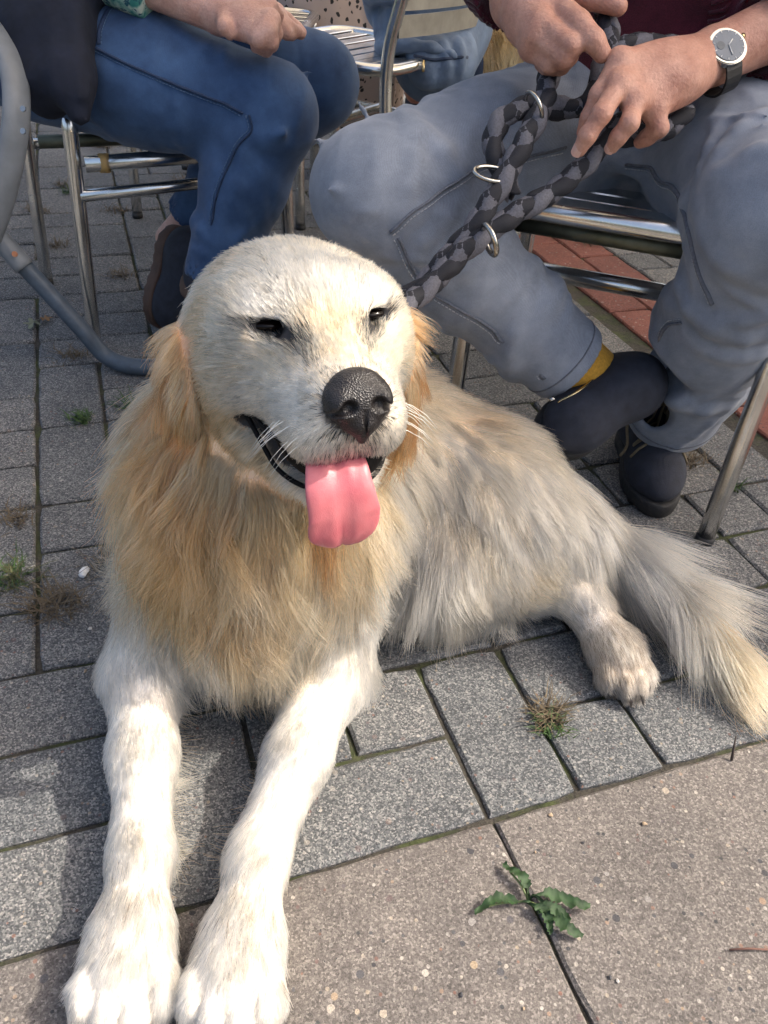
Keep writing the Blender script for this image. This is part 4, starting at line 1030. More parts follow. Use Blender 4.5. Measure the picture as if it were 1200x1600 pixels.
for q in st:
    o = nz(q - (WC_ - wn * .0245))
    for dx, do in ((-.0095, -.0012), (.0095, -.0012), (.0095, .0012), (-.0095, .0012)): Vs.append(q + ax_ * dx + o * do)
for i in range(len(st) - 1):
    for k in range(4): Fs.append((i * 4 + k, i * 4 + (k + 1) % 4, i * 4 + 4 + (k + 1) % 4, i * 4 + 4 + k))
Fs += [(3, 2, 1, 0), tuple(len(Vs) - 4 + k for k in range(4))]
link('strap', mesh_from('strap', Vs, Fs, False), M_BLACK, watch)

# boots and the mustard sock
M_NAVY = simple('navy_suede', (.016, .019, .030), .85, nscale=60, namt=.4, bscale=500, bstr=.4)
M_SOLE = simple('black_rubber', (.012, .012, .013), .75, bscale=120, bstr=.5, bdist=.003)
M_LACE = simple('khaki_lace', (.16, .125, .075), .85, nscale=700, namt=.4)
def shoe(parent, name, heel, toe, up, ank, m, sole_m, shaft=.05, L=None, w=.040, collar=True, h=.0032):
    heel, toe, up, ank = map(lambda q: np.array(q, float), (heel, toe, up, ank))
    d = toe - heel; L = np.linalg.norm(d); d /= L; up = up - d * (up @ d); up /= np.linalg.norm(up); sd = np.cross(d, up)
    at = lambda t, s, u: heel + d * (t * L) + sd * s + up * u
    R = np.array([sd, d, up])
    lo = np.minimum.reduce([heel, toe, ank]) - .1; hi = np.maximum.reduce([heel, toe, ank]) + .1
    F = Field(lo, hi, h)
    F.ell(at(.20, 0, .045), (w * .82, L * .22, .045), R, .03); F.ell(at(.70, 0, .034), (w, L * .29, .032), R, .03)
    F.cap(at(.22, 0, .05), at(.72, 0, .042), w * .80, w * .78, .03); F.cap(at(.24, 0, .06), ank, w * .92, shaft, .03); F.cap(at(.36, 0, .075), at(.75, 0, .05), .030, .024, .02)
    F.plane(at(0, 0, .014), -up, .003)
    if collar:
        dr = (ank - at(.24, 0, .06)); dr /= np.linalg.norm(dr); F.cap(ank - dr * .01, ank + dr * .1, shaft - .006, shaft, .003, '-'); F.cap(ank + dr * .065, ank + dr * .14, .08, .08, .002, '-')
    sh = link(name, F.mesh(name, 1), m, parent)
    F = Field(lo, hi, h)
    F.ell(at(.22, 0, .012), (w * .86, L * .235, .05), R, .02); F.ell(at(.68, 0, .012), (w * 1.06, L * .335, .05), R, .02); F.cap(at(.25, 0, .012), at(.7, 0, .012), w * .80, w * .85, .02)
    F.plane(at(0, 0, .022), up, .003); F.plane(at(0, 0, -.004), -up, .003)
    for i in range(9): F.box(at(.06 + i * .105, 0, -.004), (w * 1.3, .004, .0035), .001, R, .002, '-')
    link('sole', F.mesh('sole', 1), sole_m, sh)
    return sh, at, R, bvh_of(sh.data)
# left boot: toe to the camera, right boot: heel up behind the dog
bl, atl, Rl, BBl = shoe(man, 'boot', (0.4053, 1.1529, 0.004), (0.3936, 0.9171, 0.004), (0, 0, 1), (.408, 1.08, .145), M_NAVY, M_SOLE, .050)
lc = []
for i, t_ in enumerate((.40, .48, .56, .64)):
    for sg in (-1, 1):
        lc.append((snap(BBl, catmull([atl(t_, sg * .030, .10 - .07 * (t_ - .35) * 2), atl(t_ + .03, 0, .12), atl(t_ + .07, -sg * .030, .09 - .07 * (t_ - .35) * 2)], 6), .002), .0026))
lc.append((catmull([atl(.42, .0, .105), atl(.44, .028, .115), atl(.50, .045, .085), atl(.58, .042, .055), atl(.62, .05, .04)], 6), .0030))
lc.append((catmull([atl(.42, .0, .105), atl(.40, -.024, .12), atl(.46, -.03, .10), atl(.52, -.010, .105), atl(.44, .0, .108)], 6), .0030))
for P, r in lc: tube('lace', P, r, M_LACE, bl, 6, flat=.6)
br, atr, Rr, BBr = shoe(man, 'boot', (0.3267, 0.9994, 0.1583), (0.1921, 0.8771, 0.1326), (.45, -.35, .80), (0.2752, 0.9607, 0.1819), M_NAVY, M_SOLE, .043)
zp = snap(BBr, catmull([(0.2025, 0.8831, 0.2048), (0.2291, 0.8894, 0.2127), (0.2719, 0.928, 0.2132)], 8), .001)
tube('zip', zp, .0022, M_BRASS, br, 6, flat=.5); tube('zip_pull', [(0.1963, 0.8809, 0.2019), (0.2021, 0.8814, 0.2058)], .003, M_STEEL, br, 6)
tube('sock', [R_ANK - (R_ANK - R_KNEE) * .05, mid(R_ANK, (0.272, 0.9582, 0.1869), .5), (0.2721, 0.9572, 0.1856)], [.045, .046, .044], simple('mustard_sock', (.50, .26, .03), .9, nscale=300), man, 20, sm=4)

# ================================================================== braided lead
M_ROPEK = simple('black_braid_cord', (.009, .010, .016), .75, nscale=500, namt=.3, bscale=1600, bstr=.6)
M_ROPEG = simple('grey_braid_cord', (.105, .105, .125), .8, nscale=500, namt=.3, bscale=1600, bstr=.6)
lead = empty('dog_lead', (0.1096, 0.893, 0.4593)); tag(lead, 'thick black and grey braided rope dog lead looped in the hands of the jumper wearer', 'dog lead')
LEAD_R = .0110
def braid(P, parent, rad=LEAD_R, pitch=.076):
    P = catmull(P, 10); L = np.concatenate([[0], np.cumsum(np.linalg.norm(np.diff(P, axis=0), axis=1))])
    n = int(L[-1] / .0022); s = np.linspace(0, L[-1], n); P = np.stack([np.interp(s, L, P[:, c]) for c in range(3)], 1)
    T, N, Bn = frames(P)
    for k in range(4):
        sg = 1 if k < 2 else -1; ph = (k % 2) * math.pi
        V = []; F = []
        th = sg * 2 * math.pi * s / pitch + ph
        # over-under: the two families trade places at every crossing
        ro = rad * (.72 + .16 * np.cos(2 * 2 * math.pi * s / pitch + (k % 2) * math.pi + (0 if sg > 0 else math.pi)))
        w = rad * .95; h = rad * .34; seg = 10
        for i in range(n):
            rd = math.cos(th[i]) * N[i] + math.sin(th[i]) * Bn[i]; tg = sg * (-math.sin(th[i]) * N[i] + math.cos(th[i]) * Bn[i])
            dv = nz(T[i] + tg * (2 * math.pi * rad / pitch)); wd = np.cross(dv, rd); c = P[i] + rd * ro[i]
            for q in range(seg):
                a = 2 * math.pi * q / seg; V.append(c + wd * (w * math.cos(a)) + rd * (h * math.sin(a) - .42 * rad * math.cos(a) ** 2))
        for i in range(n - 1):
            for q in range(seg): F.append((i * seg + q, i * seg + (q + 1) % seg, (i + 1) * seg + (q + 1) % seg, (i + 1) * seg + q))
        F.append(tuple(range(seg))[::-1]); F.append(tuple((n - 1) * seg + q for q in range(seg)))
        link('black_cord' if sg > 0 else 'grey_cord', mesh_from('cord', V, F), M_ROPEK if sg > 0 else M_ROPEG, parent)
def over(P, lift, amt=1.0):
    """lay a run of rope on the trousers"""
    out = []
    for p in catmull(P, 5):
        c, nn, i, d = JB.find_nearest(Vector(p)); c = np.array(c); nn = np.array(nn); sgn = (np.array(p) - c) @ nn
        out.append(np.array(p) if sgn > lift else c + nn * lift)
    out = np.array(out)
    for _ in range(3): out[1:-1] = (out[:-2] + out[2:] + 2 * out[1:-1]) / 4
    return out[::2]
runs = [('rope', over([(-0.0154, 0.755, 0.3652), (0.0148, 0.7939, 0.366), (0.0466, 0.8186, 0.3973), (0.0765, 0.8355, 0.4349), (0.1063, 0.8734, 0.4829), (0.1311, 0.9167, 0.5215), (0.1425, 0.975, 0.547), (0.141, 1.0001, 0.5626)], .014)),
        ('rope', over([(0.0011, 0.7518, 0.3611), (0.0272, 0.7834, 0.3769), (0.0817, 0.8255, 0.4223), (0.1418, 0.8616, 0.4518), (0.1847, 0.8953, 0.4783), (0.2039, 0.9196, 0.501), (0.2243, 0.9366, 0.5144)], .014)),
        ('rope', over([(0.1094, 0.8741, 0.4515), (0.0934, 0.8841, 0.4722), (0.0845, 0.902, 0.4949), (0.0947, 0.9175, 0.5145), (0.1208, 0.9305, 0.5229), (0.1588, 0.9475, 0.5202), (0.1946, 0.9568, 0.524)], .013)),
        ('rope', [(0.1901, 1.0524, 0.6288), (0.1954, 1.0053, 0.6015), (0.2001, 0.9749, 0.5791), (0.1941, 0.9614, 0.5539), (0.1893, 0.9477, 0.5285), (0.1907, 0.9308, 0.5071)]),
        ('rope', [(0.2013, 0.9645, 0.5659), (0.2236, 0.9817, 0.5797), (0.2516, 1.0012, 0.5801), (0.2774, 1.0166, 0.5754)]),
        ('rope', over([(0.2187, 0.9257, 0.5007), (0.2492, 0.9284, 0.5041), (0.2743, 0.9363, 0.5142), (0.2948, 0.9593, 0.5271)], .014))]
for nm, P in runs:
    e = empty(nm, P[0]); e.parent = lead; e.matrix_parent_inverse = parent_inv(lead)
    e.matrix_parent_inverse = Matrix.Identity(4); e.location = (0, 0, 0); e.matrix_parent_inverse = parent_inv(lead)
    braid(P, e)
def ring(c, r, nrm, ax, parent, th=.0024, ry=1.0):
    nrm = nz(np.array(nrm, float)); a = np.array(ax, float); a -= nrm * (a @ nrm); a = nz(a); b = np.cross(nrm, a)
    tube('metal_ring', [np.array(c) + r * (math.cos(t) * a + ry * math.sin(t) * b) for t in np.linspace(0, 6.283, 28, endpoint=False)], th, M_STEEL, parent, 8, True)
ring((0.0851, 0.8586, 0.4721), .020, (.2, -.35, .9), (1, .2, 0), lead, .0024, .55); ring((0.1229, 0.9104, 0.5264), .0155, (.75, .35, .35), (0, 0, 1), lead, .0022); ring((0.0859, 0.8067, 0.4226), .0155, (.8, .3, .3), (0, 0, 1), lead, .0030)

# ================================================================== the woman on the left
woman = empty('person', (-.5, 1.45, 0)); tag(woman, 'person in dark blue jeans and long navy cardigan, hands folded on one knee', 'person')
N_HIP, N_KNEE, N_ANK = np.array((-0.5806, 1.3921, 0.462)), np.array((-0.2237, 1.3261, 0.4107)), np.array((-0.3122, 1.2751, 0.1686))
F_HIP, F_KNEE, F_ANK = np.array((-0.6045, 1.6161, 0.4875)), np.array((-0.1748, 1.5144, 0.4232)), np.array((-0.4106, 1.5269, 0.1809))
J = Field((-.85, 1.0, .06), (.08, 1.95, .72), .0055)
J.cap(N_HIP, mid(N_HIP, N_KNEE, .5), .105, .092, .03); J.cap(mid(N_HIP, N_KNEE, .5), N_KNEE, .092, .074, .03)
J.cap(N_KNEE, mid(N_KNEE, N_ANK, .4), .068, .064, .03); J.cap(mid(N_KNEE, N_ANK, .4), N_ANK, .064, .050, .03)
J.cap(F_HIP, mid(F_HIP, F_KNEE, .5), .105, .092, .03); J.cap(mid(F_HIP, F_KNEE, .5), F_KNEE, .092, .074, .03)
J.cap(F_KNEE, mid(F_KNEE, F_ANK, .5), .068, .060, .03); J.cap(mid(F_KNEE, F_ANK, .5), F_ANK, .060, .046, .03)
J.ell(mid(N_HIP, F_HIP, .5) + np.array((-.05, .02, .03)), (.15, .17, .12), k=.06)
folds(J, N_HIP, N_KNEE, (.104, .075), 11, 13, .006); folds(J, N_KNEE, mid(N_KNEE, N_ANK, .9), (.069, .052), 11, 14, .007); folds(J, F_HIP, F_KNEE, (.104, .075), 9, 15, .006); folds(J, F_KNEE, mid(F_KNEE, F_ANK, .9), (.068, .048), 9, 16, .007)
for a_, b_, r_a, n_, sd0 in ((N_HIP, N_KNEE, (.103, .075), 14, 61), (N_KNEE, mid(N_KNEE, N_ANK, .9), (.069, .052), 14, 62)):
    folds(J, a_, b_, r_a, n_, sd0, .0055, .007, 1.0, 1.4)
for a, b in (((-0.2815, 1.2775, 0.3975), (-0.1944, 1.2777, 0.4382)), ((-0.2689, 1.2686, 0.3862), (-0.1855, 1.2448, 0.4045))): J.cap(a, b, .006, .004, .02)
for an, kn, rr_ in ((N_ANK, N_KNEE, .050), (F_ANK, F_KNEE, .046)):
    dr = (an - kn) / np.linalg.norm(an - kn); J.cap(an - dr * .03, an + dr * .14, rr_ - .008, rr_ - .006, .004, '-'); e1 = np.cross(dr, (0, 0, 1.)); e1 /= np.linalg.norm(e1); J.box(an + dr * (.014 + .06), (.075, .075, .06), .002, np.array([e1, np.cross(dr, e1), dr]), .003, '-')
jm2 = J.mesh('trousers', 2); del J
wj = link('trousers', jm2, M_BLUEDENIM, woman); WB = bvh_of(jm2)
seam(WB, [(-0.4971, 1.2958, 0.5014), (-0.4194, 1.2653, 0.4789), (-0.3415, 1.238, 0.4604), (-0.2791, 1.2351, 0.4407), (-0.2484, 1.2379, 0.4281)], wj, M_BLUESEAM, M_BLUETHREAD, .0040)
seam(WB, [(-0.2391, 1.2366, 0.4265), (-0.2367, 1.2333, 0.4062), (-0.2621, 1.244, 0.3712), (-0.2893, 1.257, 0.2909), (-0.3191, 1.2424, 0.1918)], wj, M_BLUESEAM, M_BLUETHREAD, .0040)
seam(WB, [(-0.4539, 1.2881, 0.4917), (-0.4523, 1.3239, 0.5048), (-0.4417, 1.3723, 0.5176), (-0.4242, 1.4143, 0.5224)], wj, M_BLUESEAM, M_BLUETHREAD, .0036)
# body: torso, arms, hands folded on the knee, bare ankles
WP = mid(N_HIP, F_HIP, .5) + np.array((-.03, .02, .06)); WCH = WP + np.array((-.02, -.01, .34)); WHD = WCH + np.array((.05, -.02, .36))
W_SH = [WCH + np.array((.03, -.16, .10)), WCH + np.array((.03, .17, .10))]
W_EL = [np.array((-0.4669, 1.3562, 0.594)), np.array((-0.5135, 1.7148, 0.5801))]
W_WR = [np.array((-0.2903, 1.3125, 0.5387)), np.array((-0.2685, 1.4668, 0.5405))]
Bd = Field(np.minimum.reduce([WP, F_ANK, W_SH[0], W_EL[0]]) - (.2, .2, .12), np.maximum.reduce([WHD, W_WR[1], F_KNEE]) + .17, .0055)
Bd.cap(WP, WCH, .12, .13, .05); Bd.cap(WCH, WCH + np.array((.02, 0, .1)), .13, .10, .05); Bd.cap(WCH + (.03, 0, .17), WHD - (0, 0, .06), .05, .05, .03)
Bd.ell(WHD, (.088, .072, .10), k=.03); Bd.cap(WHD + (.085, 0, .0), WHD + (.1, 0, -.025), .009, .012, .015)
for sh, el, wr in zip(W_SH, W_EL, W_WR): Bd.cap(sh, el, .050, .040, .03); Bd.cap(el, wr, .040, .025, .03)
for an, kn in ((N_ANK, N_KNEE), (F_ANK, F_KNEE)): Bd.cap(mid(kn, an, .6), an + (an - kn) / np.linalg.norm(an - kn) * .07, .034, .025, .02)
wb = link('body', Bd.mesh('body', 1), M_SKIN2, woman); del Bd
HW = Field(np.array((-0.2377, 1.3338, 0.5334)) - .15, np.array((-0.2377, 1.3338, 0.5334)) + .15, .0025)
K1 = [np.array((-0.2111, 1.2876, 0.5555)), np.array((-0.2034, 1.2594, 0.5441)), np.array((-0.2065, 1.2437, 0.5322)), np.array((-0.2179, 1.2414, 0.5213))]
HW.cap(mid(W_EL[0], W_WR[0], .7), W_WR[0], .028, .025, .02)
hand(HW, W_WR[0], K1, [([K1[0], (-0.2033, 1.3048, 0.5451), (-0.2091, 1.3155, 0.5263), (-0.2196, 1.322, 0.5185)], [.011, .010, .009, .008]), ([K1[1], (-0.1995, 1.265, 0.527), (-0.2073, 1.2778, 0.5109), (-0.2182, 1.2991, 0.5056)], [.011, .0105, .0095, .008]),
                       ([K1[2], (-0.202, 1.2457, 0.5187), (-0.212, 1.2616, 0.5065), (-0.2234, 1.2863, 0.5055)], [.011, .010, .009, .008]), ([K1[3], (-0.2174, 1.2521, 0.5106), (-0.2286, 1.2745, 0.5068)], [.010, .009, .008]),
                       ([(-0.2724, 1.2876, 0.5395), (-0.2665, 1.2558, 0.5314), (-0.26, 1.2564, 0.5242)], [.014, .011, .009])], .029, .004)
HW.ell((-0.2429, 1.2879, 0.5398), (.026, .020, .020), k=.02)
K2 = [np.array((-0.2163, 1.3758, 0.5382)), np.array((-0.2081, 1.3586, 0.5325)), np.array((-0.2064, 1.3458, 0.5244))]
hand(HW, W_WR[1], K2, [([K2[0], (-0.2002, 1.3824, 0.5303), (-0.1876, 1.3874, 0.5206), (-0.1781, 1.3889, 0.5144)], [.0105, .0095, .0088, .0075]), ([K2[1], (-0.1931, 1.3581, 0.5238), (-0.1835, 1.3712, 0.5163), (-0.179, 1.3807, 0.512)], [.0105, .0095, .0085, .0075]), ([K2[2], (-0.1953, 1.3463, 0.517), (-0.1899, 1.3616, 0.5121)], [.010, .009, .0075])], .028, .004)
link('hand', HW.mesh('hand', 2), M_SKIN2, wb); del HW
# cardigan with hanging hem, printed sleeves
M_NAVYKNIT = simple('navy_cotton', (.007, .010, .022), .92, nscale=40, namt=.4, bscale=30, bstr=.3, bdist=.01)
C = Field(np.minimum.reduce([WP, W_SH[0], W_EL[0]]) - (.25, .3, .30), np.maximum.reduce([WCH + (0, 0, .2), W_SH[1]]) + .17, .0065)
C.cap(WP + (-.02, 0, .0), WCH, .155, .155, .06); C.cap(WCH, WCH + np.array((.02, 0, .1)), .155, .115, .05)
C.chain([(-0.5206, 1.3602, 0.583), (-0.5065, 1.2923, 0.5131), (-0.4876, 1.2367, 0.4589), (-0.4693, 1.2051, 0.4189)], [.045, .040, .032, .016], .03)
C.chain([(-0.5608, 1.371, 0.5644), (-0.5472, 1.3022, 0.4933), (-0.535, 1.2625, 0.4431), (-0.5303, 1.2577, 0.4209)], [.06, .05, .04, .018], .03)
C.chain([(-0.6363, 1.4391, 0.5215), (-0.6239, 1.3777, 0.4438), (-0.6052, 1.3476, 0.4057)], [.08, .06, .03], .03)
for i, (a, b) in enumerate((((-0.5111, 1.2901, 0.5587), (-0.4882, 1.2032, 0.4487)), ((-0.4847, 1.2913, 0.5603), (-0.4593, 1.1991, 0.4435)), ((-0.5406, 1.3014, 0.5408), (-0.5289, 1.2348, 0.4564)))): C.cap(a, b, .016, .010, .012)
for sh, el, wr, e in zip(W_SH, W_EL, W_WR, (.45, .5)): C.cap(sh, el, .066, .056, .04)
link('cardigan', C.mesh('cardigan', 2), M_NAVYKNIT, woman); del C
def print_mat():
    t = NT('green_print_cotton'); v = t.coord(); n = t.noise(v, 45, 3); n2 = t.noise(v, 110, 2)
    c = t.ramp(n.outputs[0], [(.40, (.05, .26, .22)), (.5, (.30, .52, .42)), (.6, (.62, .70, .58))]); c = t.mix(t.ramp(n2.outputs[0], [(.55, (0, 0, 0)), (.6, (1, 1, 1))]), c, (.03, .13, .16))
    return t.fin(c, .85)
M_PRINT = print_mat()
for el, wr in zip(W_EL, W_WR):
    a = mid(el, wr, .0); b = mid(el, wr, .50); tube('rolled_sleeve', [a, mid(a, b, .5), mid(a, b, .93), b], [.056, .052, .050, .046], M_PRINT, woman, 22, sm=4)
# shoes: soft navy slip-ons with brown rims; the far foot rests on its toes
M_BROWNRIM = simple('brown_rubber_rim', (.075, .042, .028), .7)
shoe(woman, 'shoe', np.array((-0.4224, 1.4498, 0.185)), np.array((-0.4614, 1.392, 0.012)), np.array((.80, -.25, .5)), F_ANK + np.array((.01, .0, -.04)), M_NAVY, M_BROWNRIM, .036, w=.042, collar=False)
shoe(woman, 'shoe', N_ANK + np.array((-.06, .03, -.03)), N_ANK + np.array((.10, -.10, -.10)), np.array((.4, 0, 1.)), N_ANK + np.array((0, 0, -.02)), M_NAVY, M_BROWNRIM, .036, w=.038, collar=False)

# ================================================================== aluminium chairs
def alu_mat(name, a, b, r0, r1):
    t = NT(name); v = t.coord(); n = t.noise(v, 25, 4, .6); n2 = t.noise(t.coord(scale=(1, 1, .05)), 900, 2)
    c = t.ramp(n.outputs[0], [(.3, a), (.7, b)]); rg = t.math('ADD', t.math('MULTIPLY', n.outputs[0], r1 - r0), r0)
    return t.fin(c, rg, 1, t.bump(n2.outputs[0], .06, .0005))
M_ALU = alu_mat('polished_aluminium', (.62, .61, .58), (.80, .79, .76), .12, .34)
M_ALUDULL = alu_mat('dull_aluminium', (.30, .29, .27), (.42, .41, .38), .35, .6)
M_ALUGREEN = alu_mat('weathered_bar', (.10, .105, .07), (.20, .20, .15), .4, .7)
M_FOOT = simple('black_plastic_foot', (.015, .015, .016), .6)
def local(o, fx, fy):
    o = np.array(o, float); f = nz(np.array((fx, fy, 0.))); r = np.array((-f[1], f[0], 0.))   # f = forward, r = left of it
    return lambda a, b, z: o + f * a + r * b + np.array((0, 0, z))
def bistro_chair(origin, fwd, label, w=.38, d=.38, sh=.42, back=True, splay=.02, cross=.27, tr=.0122, group='aluminium terrace chairs', dull_back=False):
    """origin: floor point under the middle of the seat"""
    L = local(origin, *fwd); c = empty('aluminium_chair', tuple(origin)); tag(c, label, 'chair', group)
    h, g_ = w / 2, d / 2
    for s in (-1, 1):
        leg = tube('leg', [L(g_ - .05, s * (h - .012), sh - .005), L(g_ - .015, s * (h - .004), sh - .02), L(g_, s * h, sh - .06), L(g_ + splay, s * (h + splay * .3), .0)], tr, M_ALU, c, 14, sm=6)
        tube('foot_cap', [L(g_ + splay, s * (h + splay * .3), .012), L(g_ + splay, s * (h + splay * .3), .0)], tr * 1.08, M_FOOT, leg, 12)
        bk = [L(-g_ - splay * 2, s * (h - .01), 0), L(-g_ - splay, s * (h - .01), .2), L(-g_, s * (h - .012), sh)]
        if back: bk += [L(-g_ - .03, s * (h - .012), sh + .14), L(-g_ - .085, s * (h - .014), sh + .36), L(-g_ - .095, s * (h - .04), sh + .395)]
        lb = tube('leg', bk, tr, M_ALUDULL if dull_back else M_ALU, c, 14, sm=6)
        tube('foot_cap', [L(-g_ - splay * 2, s * (h - .01), .012), L(-g_ - splay * 2, s * (h - .01), 0)], tr * 1.08, M_FOOT, lb, 12)
        tube('side_rail', [L(g_, s * (h + .001), cross), L(-g_ - .006, s * (h - .006), cross)], tr * .8, M_ALU, c, 12)
    rl = tube('cross_rail', [L(.06, h, cross + .0), L(.06, -h, cross + .0)], tr, M_ALU, c, 14)
    rim = []
    for sx, sy in ((1, 1), (1, -1), (-1, -1), (-1, 1)):
        for a in np.linspace(0, math.pi / 2, 6):
            q = {(1, 1): math.pi / 2 - a, (1, -1): 0 - a, (-1, -1): -math.pi / 2 - a, (-1, 1): math.pi - a}[(sx, sy)]
            rim.append(L(sx * (g_ - .05) + .05 * math.cos(q), sy * (h - .05) + .05 * math.sin(q), sh))
    tube('seat_rim', rim, tr * .95, M_ALU, c, 12, True)
    tube('seat_brace', [L(g_ - .03, h - .02, sh - .028), L(g_ - .03, -h + .02, sh - .028)], tr * .85, M_ALUGREEN, c, 12)
    V0 = np.array(L(1, 0, 0)) - np.array(L(0, 0, 0)); rot = Matrix(((V0[0], -V0[1], 0), (V0[1], V0[0], 0), (0, 0, 1)))
    n = 8
    for i in range(n):
        a = -g_ + .03 + (d - .06) * i / (n - 1); box('slat', (.034, w - .03, .004), M_ALU, c, tuple(L(a, 0, sh + .004 - .006 * math.sin(math.pi * i / (n - 1)))), rot, .0015, 1)
    if back:
        for i in range(5):
            z = sh + .075 + i * .044; bx_ = -g_ - .016 - max(0, z - sh - .05) * .22
            P = [L(bx_ - .018 * (1 - (y / (h - .012)) ** 2), y, z) for y in np.linspace(-h + .012, h - .012, 9)]
            Vb = []; Fb = []
            for p in P:
                for dz, dt in ((-.018, -.0015), (.018, -.0015), (.018, .0015), (-.018, .0015)): Vb.append(p + V0 * dt + np.array((0, 0, dz)))
            for k in range(8):
                for q in range(4): Fb.append((k * 4 + q, k * 4 + (q + 1) % 4, k * 4 + 4 + (q + 1) % 4, k * 4 + 4 + q))
            Fb += [(3, 2, 1, 0), tuple(32 + q for q in range(4))]
            link('back_slat', mesh_from('back_slat', Vb, Fb, False), M_ALUDULL, c)
        tube('top_rail', [L(-g_ - .095, h - .04, sh + .395), L(-g_ - .10, 0, sh + .40), L(-g_ - .095, -h + .04, sh + .395)], tr, M_ALU, c, 12, sm=4)
    return c, L
# the man's chair
_fl, _fr = np.array((.085, .972, 0)), np.array((.446, .868, 0)); _e = nz(_fr - _fl); _fw2 = np.array((_e[1], -_e[0], 0))
mc, _ = bistro_chair((_fl + _fr) / 2 - _fw2 * .21, _fw2[:2], 'aluminium chair under the person in grey jeans', w=float(np.linalg.norm(_fr - _fl)), d=.38, sh=.405, splay=.012, cross=.285)
# the woman's chair
_b1, _b2 = np.array((-.540, 1.297, 0)), np.array((-.741, 1.580, 0)); _e = nz(_b2 - _b1); _fw2 = np.array((_e[1], -_e[0], 0))
wc, LW = bistro_chair((_b1 + _b2) / 2 + _fw2 * .20, _fw2[:2], 'aluminium chair with a tape wrapped rail under the person in blue jeans', w=float(np.linalg.norm(_b2 - _b1)), d=.36, sh=.40, splay=.012, cross=.27, back=False)
tube('tape_band', [(-0.4937, 1.3195, 0.3216), (-0.4795, 1.3201, 0.3225)], .0145, simple('yellowed_tape', (.36, .24, .09), .6), wc, 14)
tube('under_rail', [(-0.5129, 1.3067, 0.3216), (-0.3168, 1.4011, 0.3282)], .0125, M_ALU, wc, 14)
tube('under_rail', [(-0.6641, 1.4935, 0.3), (-0.4618, 1.5948, 0.2992)], .0115, M_ALUGREEN, wc, 12)
# empty chair behind her
bistro_chair((-.47, 2.22, 0), (0, -1), 'aluminium chair standing empty behind the person in blue jeans', w=.40, d=.38, sh=.42, back=False)
# chair carrying the backpack
fc, LFc = bistro_chair((-.127, 1.927, 0), (-.866, .5), 'aluminium chair with a blue backpack hung on its back', w=.37, d=.36, sh=.42)
# grey outdoor chair cut by the left edge of the view
M_GREYPAINT = simple('grey_painted_metal', (.17, .185, .20), .5, nscale=30, namt=.2, bscale=200, bstr=.2)
M_GREYBLUE = simple('blue_grey_painted_tube', (.055, .075, .10), .5, nscale=60, namt=.25, bscale=200, bstr=.2)
gc = empty('grey_chair', (-.75, 1.22, 0)); tag(gc, 'grey painted metal chair with flat arm and blue grey skid leg', 'chair')
arm = tube('arm', [(-0.9121, 1.3139, 0.5082), (-0.7277, 1.2955, 0.5333), (-0.6157, 1.2605, 0.5212), (-0.5701, 1.2351, 0.4891), (-0.5523, 1.2057, 0.4519), (-0.5526, 1.1781, 0.4008), (-0.576, 1.1583, 0.3273), (-0.6069, 1.1471, 0.2647), (-0.6431, 1.1396, 0.2068)], .0195, M_GREYPAINT, gc, 16, flat=.55, sm=8)
leg = tube('skid_leg', [(-0.8907, 1.26, 0.4765), (-0.7756, 1.26, 0.3538), (-0.651, 1.25, 0.2089), (-0.5998, 1.245, 0.1473), (-0.5375, 1.235, 0.071), (-0.5038, 1.2336, 0.025), (-0.4572, 1.2223, 0.015), (-0.3976, 1.2293, 0.015), (-0.3234, 1.2482, 0.015), (-0.2278, 1.2877, 0.015)], .0145, M_GREYBLUE, gc, 16, sm=8)
tube('bracket', [(-0.6629, 1.245, 0.2354), (-0.6358, 1.243, 0.199), (-0.6158, 1.24, 0.172)], .0165, M_GREYPAINT, gc, 14, sm=4)
disc('screw', (-0.6175, 1.222, 0.2008), .0045, .003, simple('copper_screw', (.55, .22, .10), .4, .6), gc, 14, .0005, Matrix.Rotation(1.2, 3, 'X'))
for q_ in ((-0.5332, 1.1714, 0.4278), (-0.5309, 1.1525, 0.4039)): disc('screw', q_, .004, .003, M_STEEL, gc, 14, .0005, Matrix.Rotation(1.1, 3, 'X'))

# ================================================================== backpack, skirted person and second dog behind
M_BLUENYLON = simple('blue_nylon', (.13, .19, .29), .62, nscale=20, namt=.25, bscale=45, bstr=.5, bdist=.006)
M_DARKNYLON = simple('dark_blue_webbing', (.03, .05, .10), .7, bscale=900, bstr=.4)
bp = empty('backpack', (0.0132, 1.915, 0.3658)); tag(bp, 'blue nylon backpack hanging on a chair back', 'backpack')
K = Field(np.array((0.007, 1.966, 0.4303)) - (.26, .22, .26), np.array((0.007, 1.966, 0.4303)) + (.26, .22, .26), .006)
K.chain([(-0.0043, 2.0353, 0.5504), (0.0012, 1.9564, 0.4666), (0.0207, 1.9069, 0.404)], [.070, .080, .068], .05); K.chain([(0.0508, 2.074, 0.551), (0.0591, 2.0057, 0.4644), (0.0512, 1.9424, 0.4005)], [.07, .085, .07], .05)
folds(K, (-0.0222, 1.9818, 0.531), (0.0231, 1.8844, 0.4076), (.10, .09), 7, 31, .010, .02)
kb = link('body', K.mesh('body', 2), M_BLUENYLON, bp); del K
K = Field(np.array((0.0454, 1.8441, 0.4212)) - .16, np.array((0.0454, 1.8441, 0.4212)) + .16, .005)
K.chain([(0.0178, 1.8565, 0.437), (0.0798, 1.8823, 0.4374)], [.040, .038], .03); K.chain([(0.0211, 1.8292, 0.4023), (0.0744, 1.851, 0.3976)], [.034, .032], .03); K.cap((0.0195, 1.8429, 0.4196), (0.0777, 1.8667, 0.4175), .038, .036, .03)
folds(K, (0.0193, 1.8315, 0.4214), (0.0773, 1.8553, 0.4192), (.042, .04), 4, 32, .007, .014)
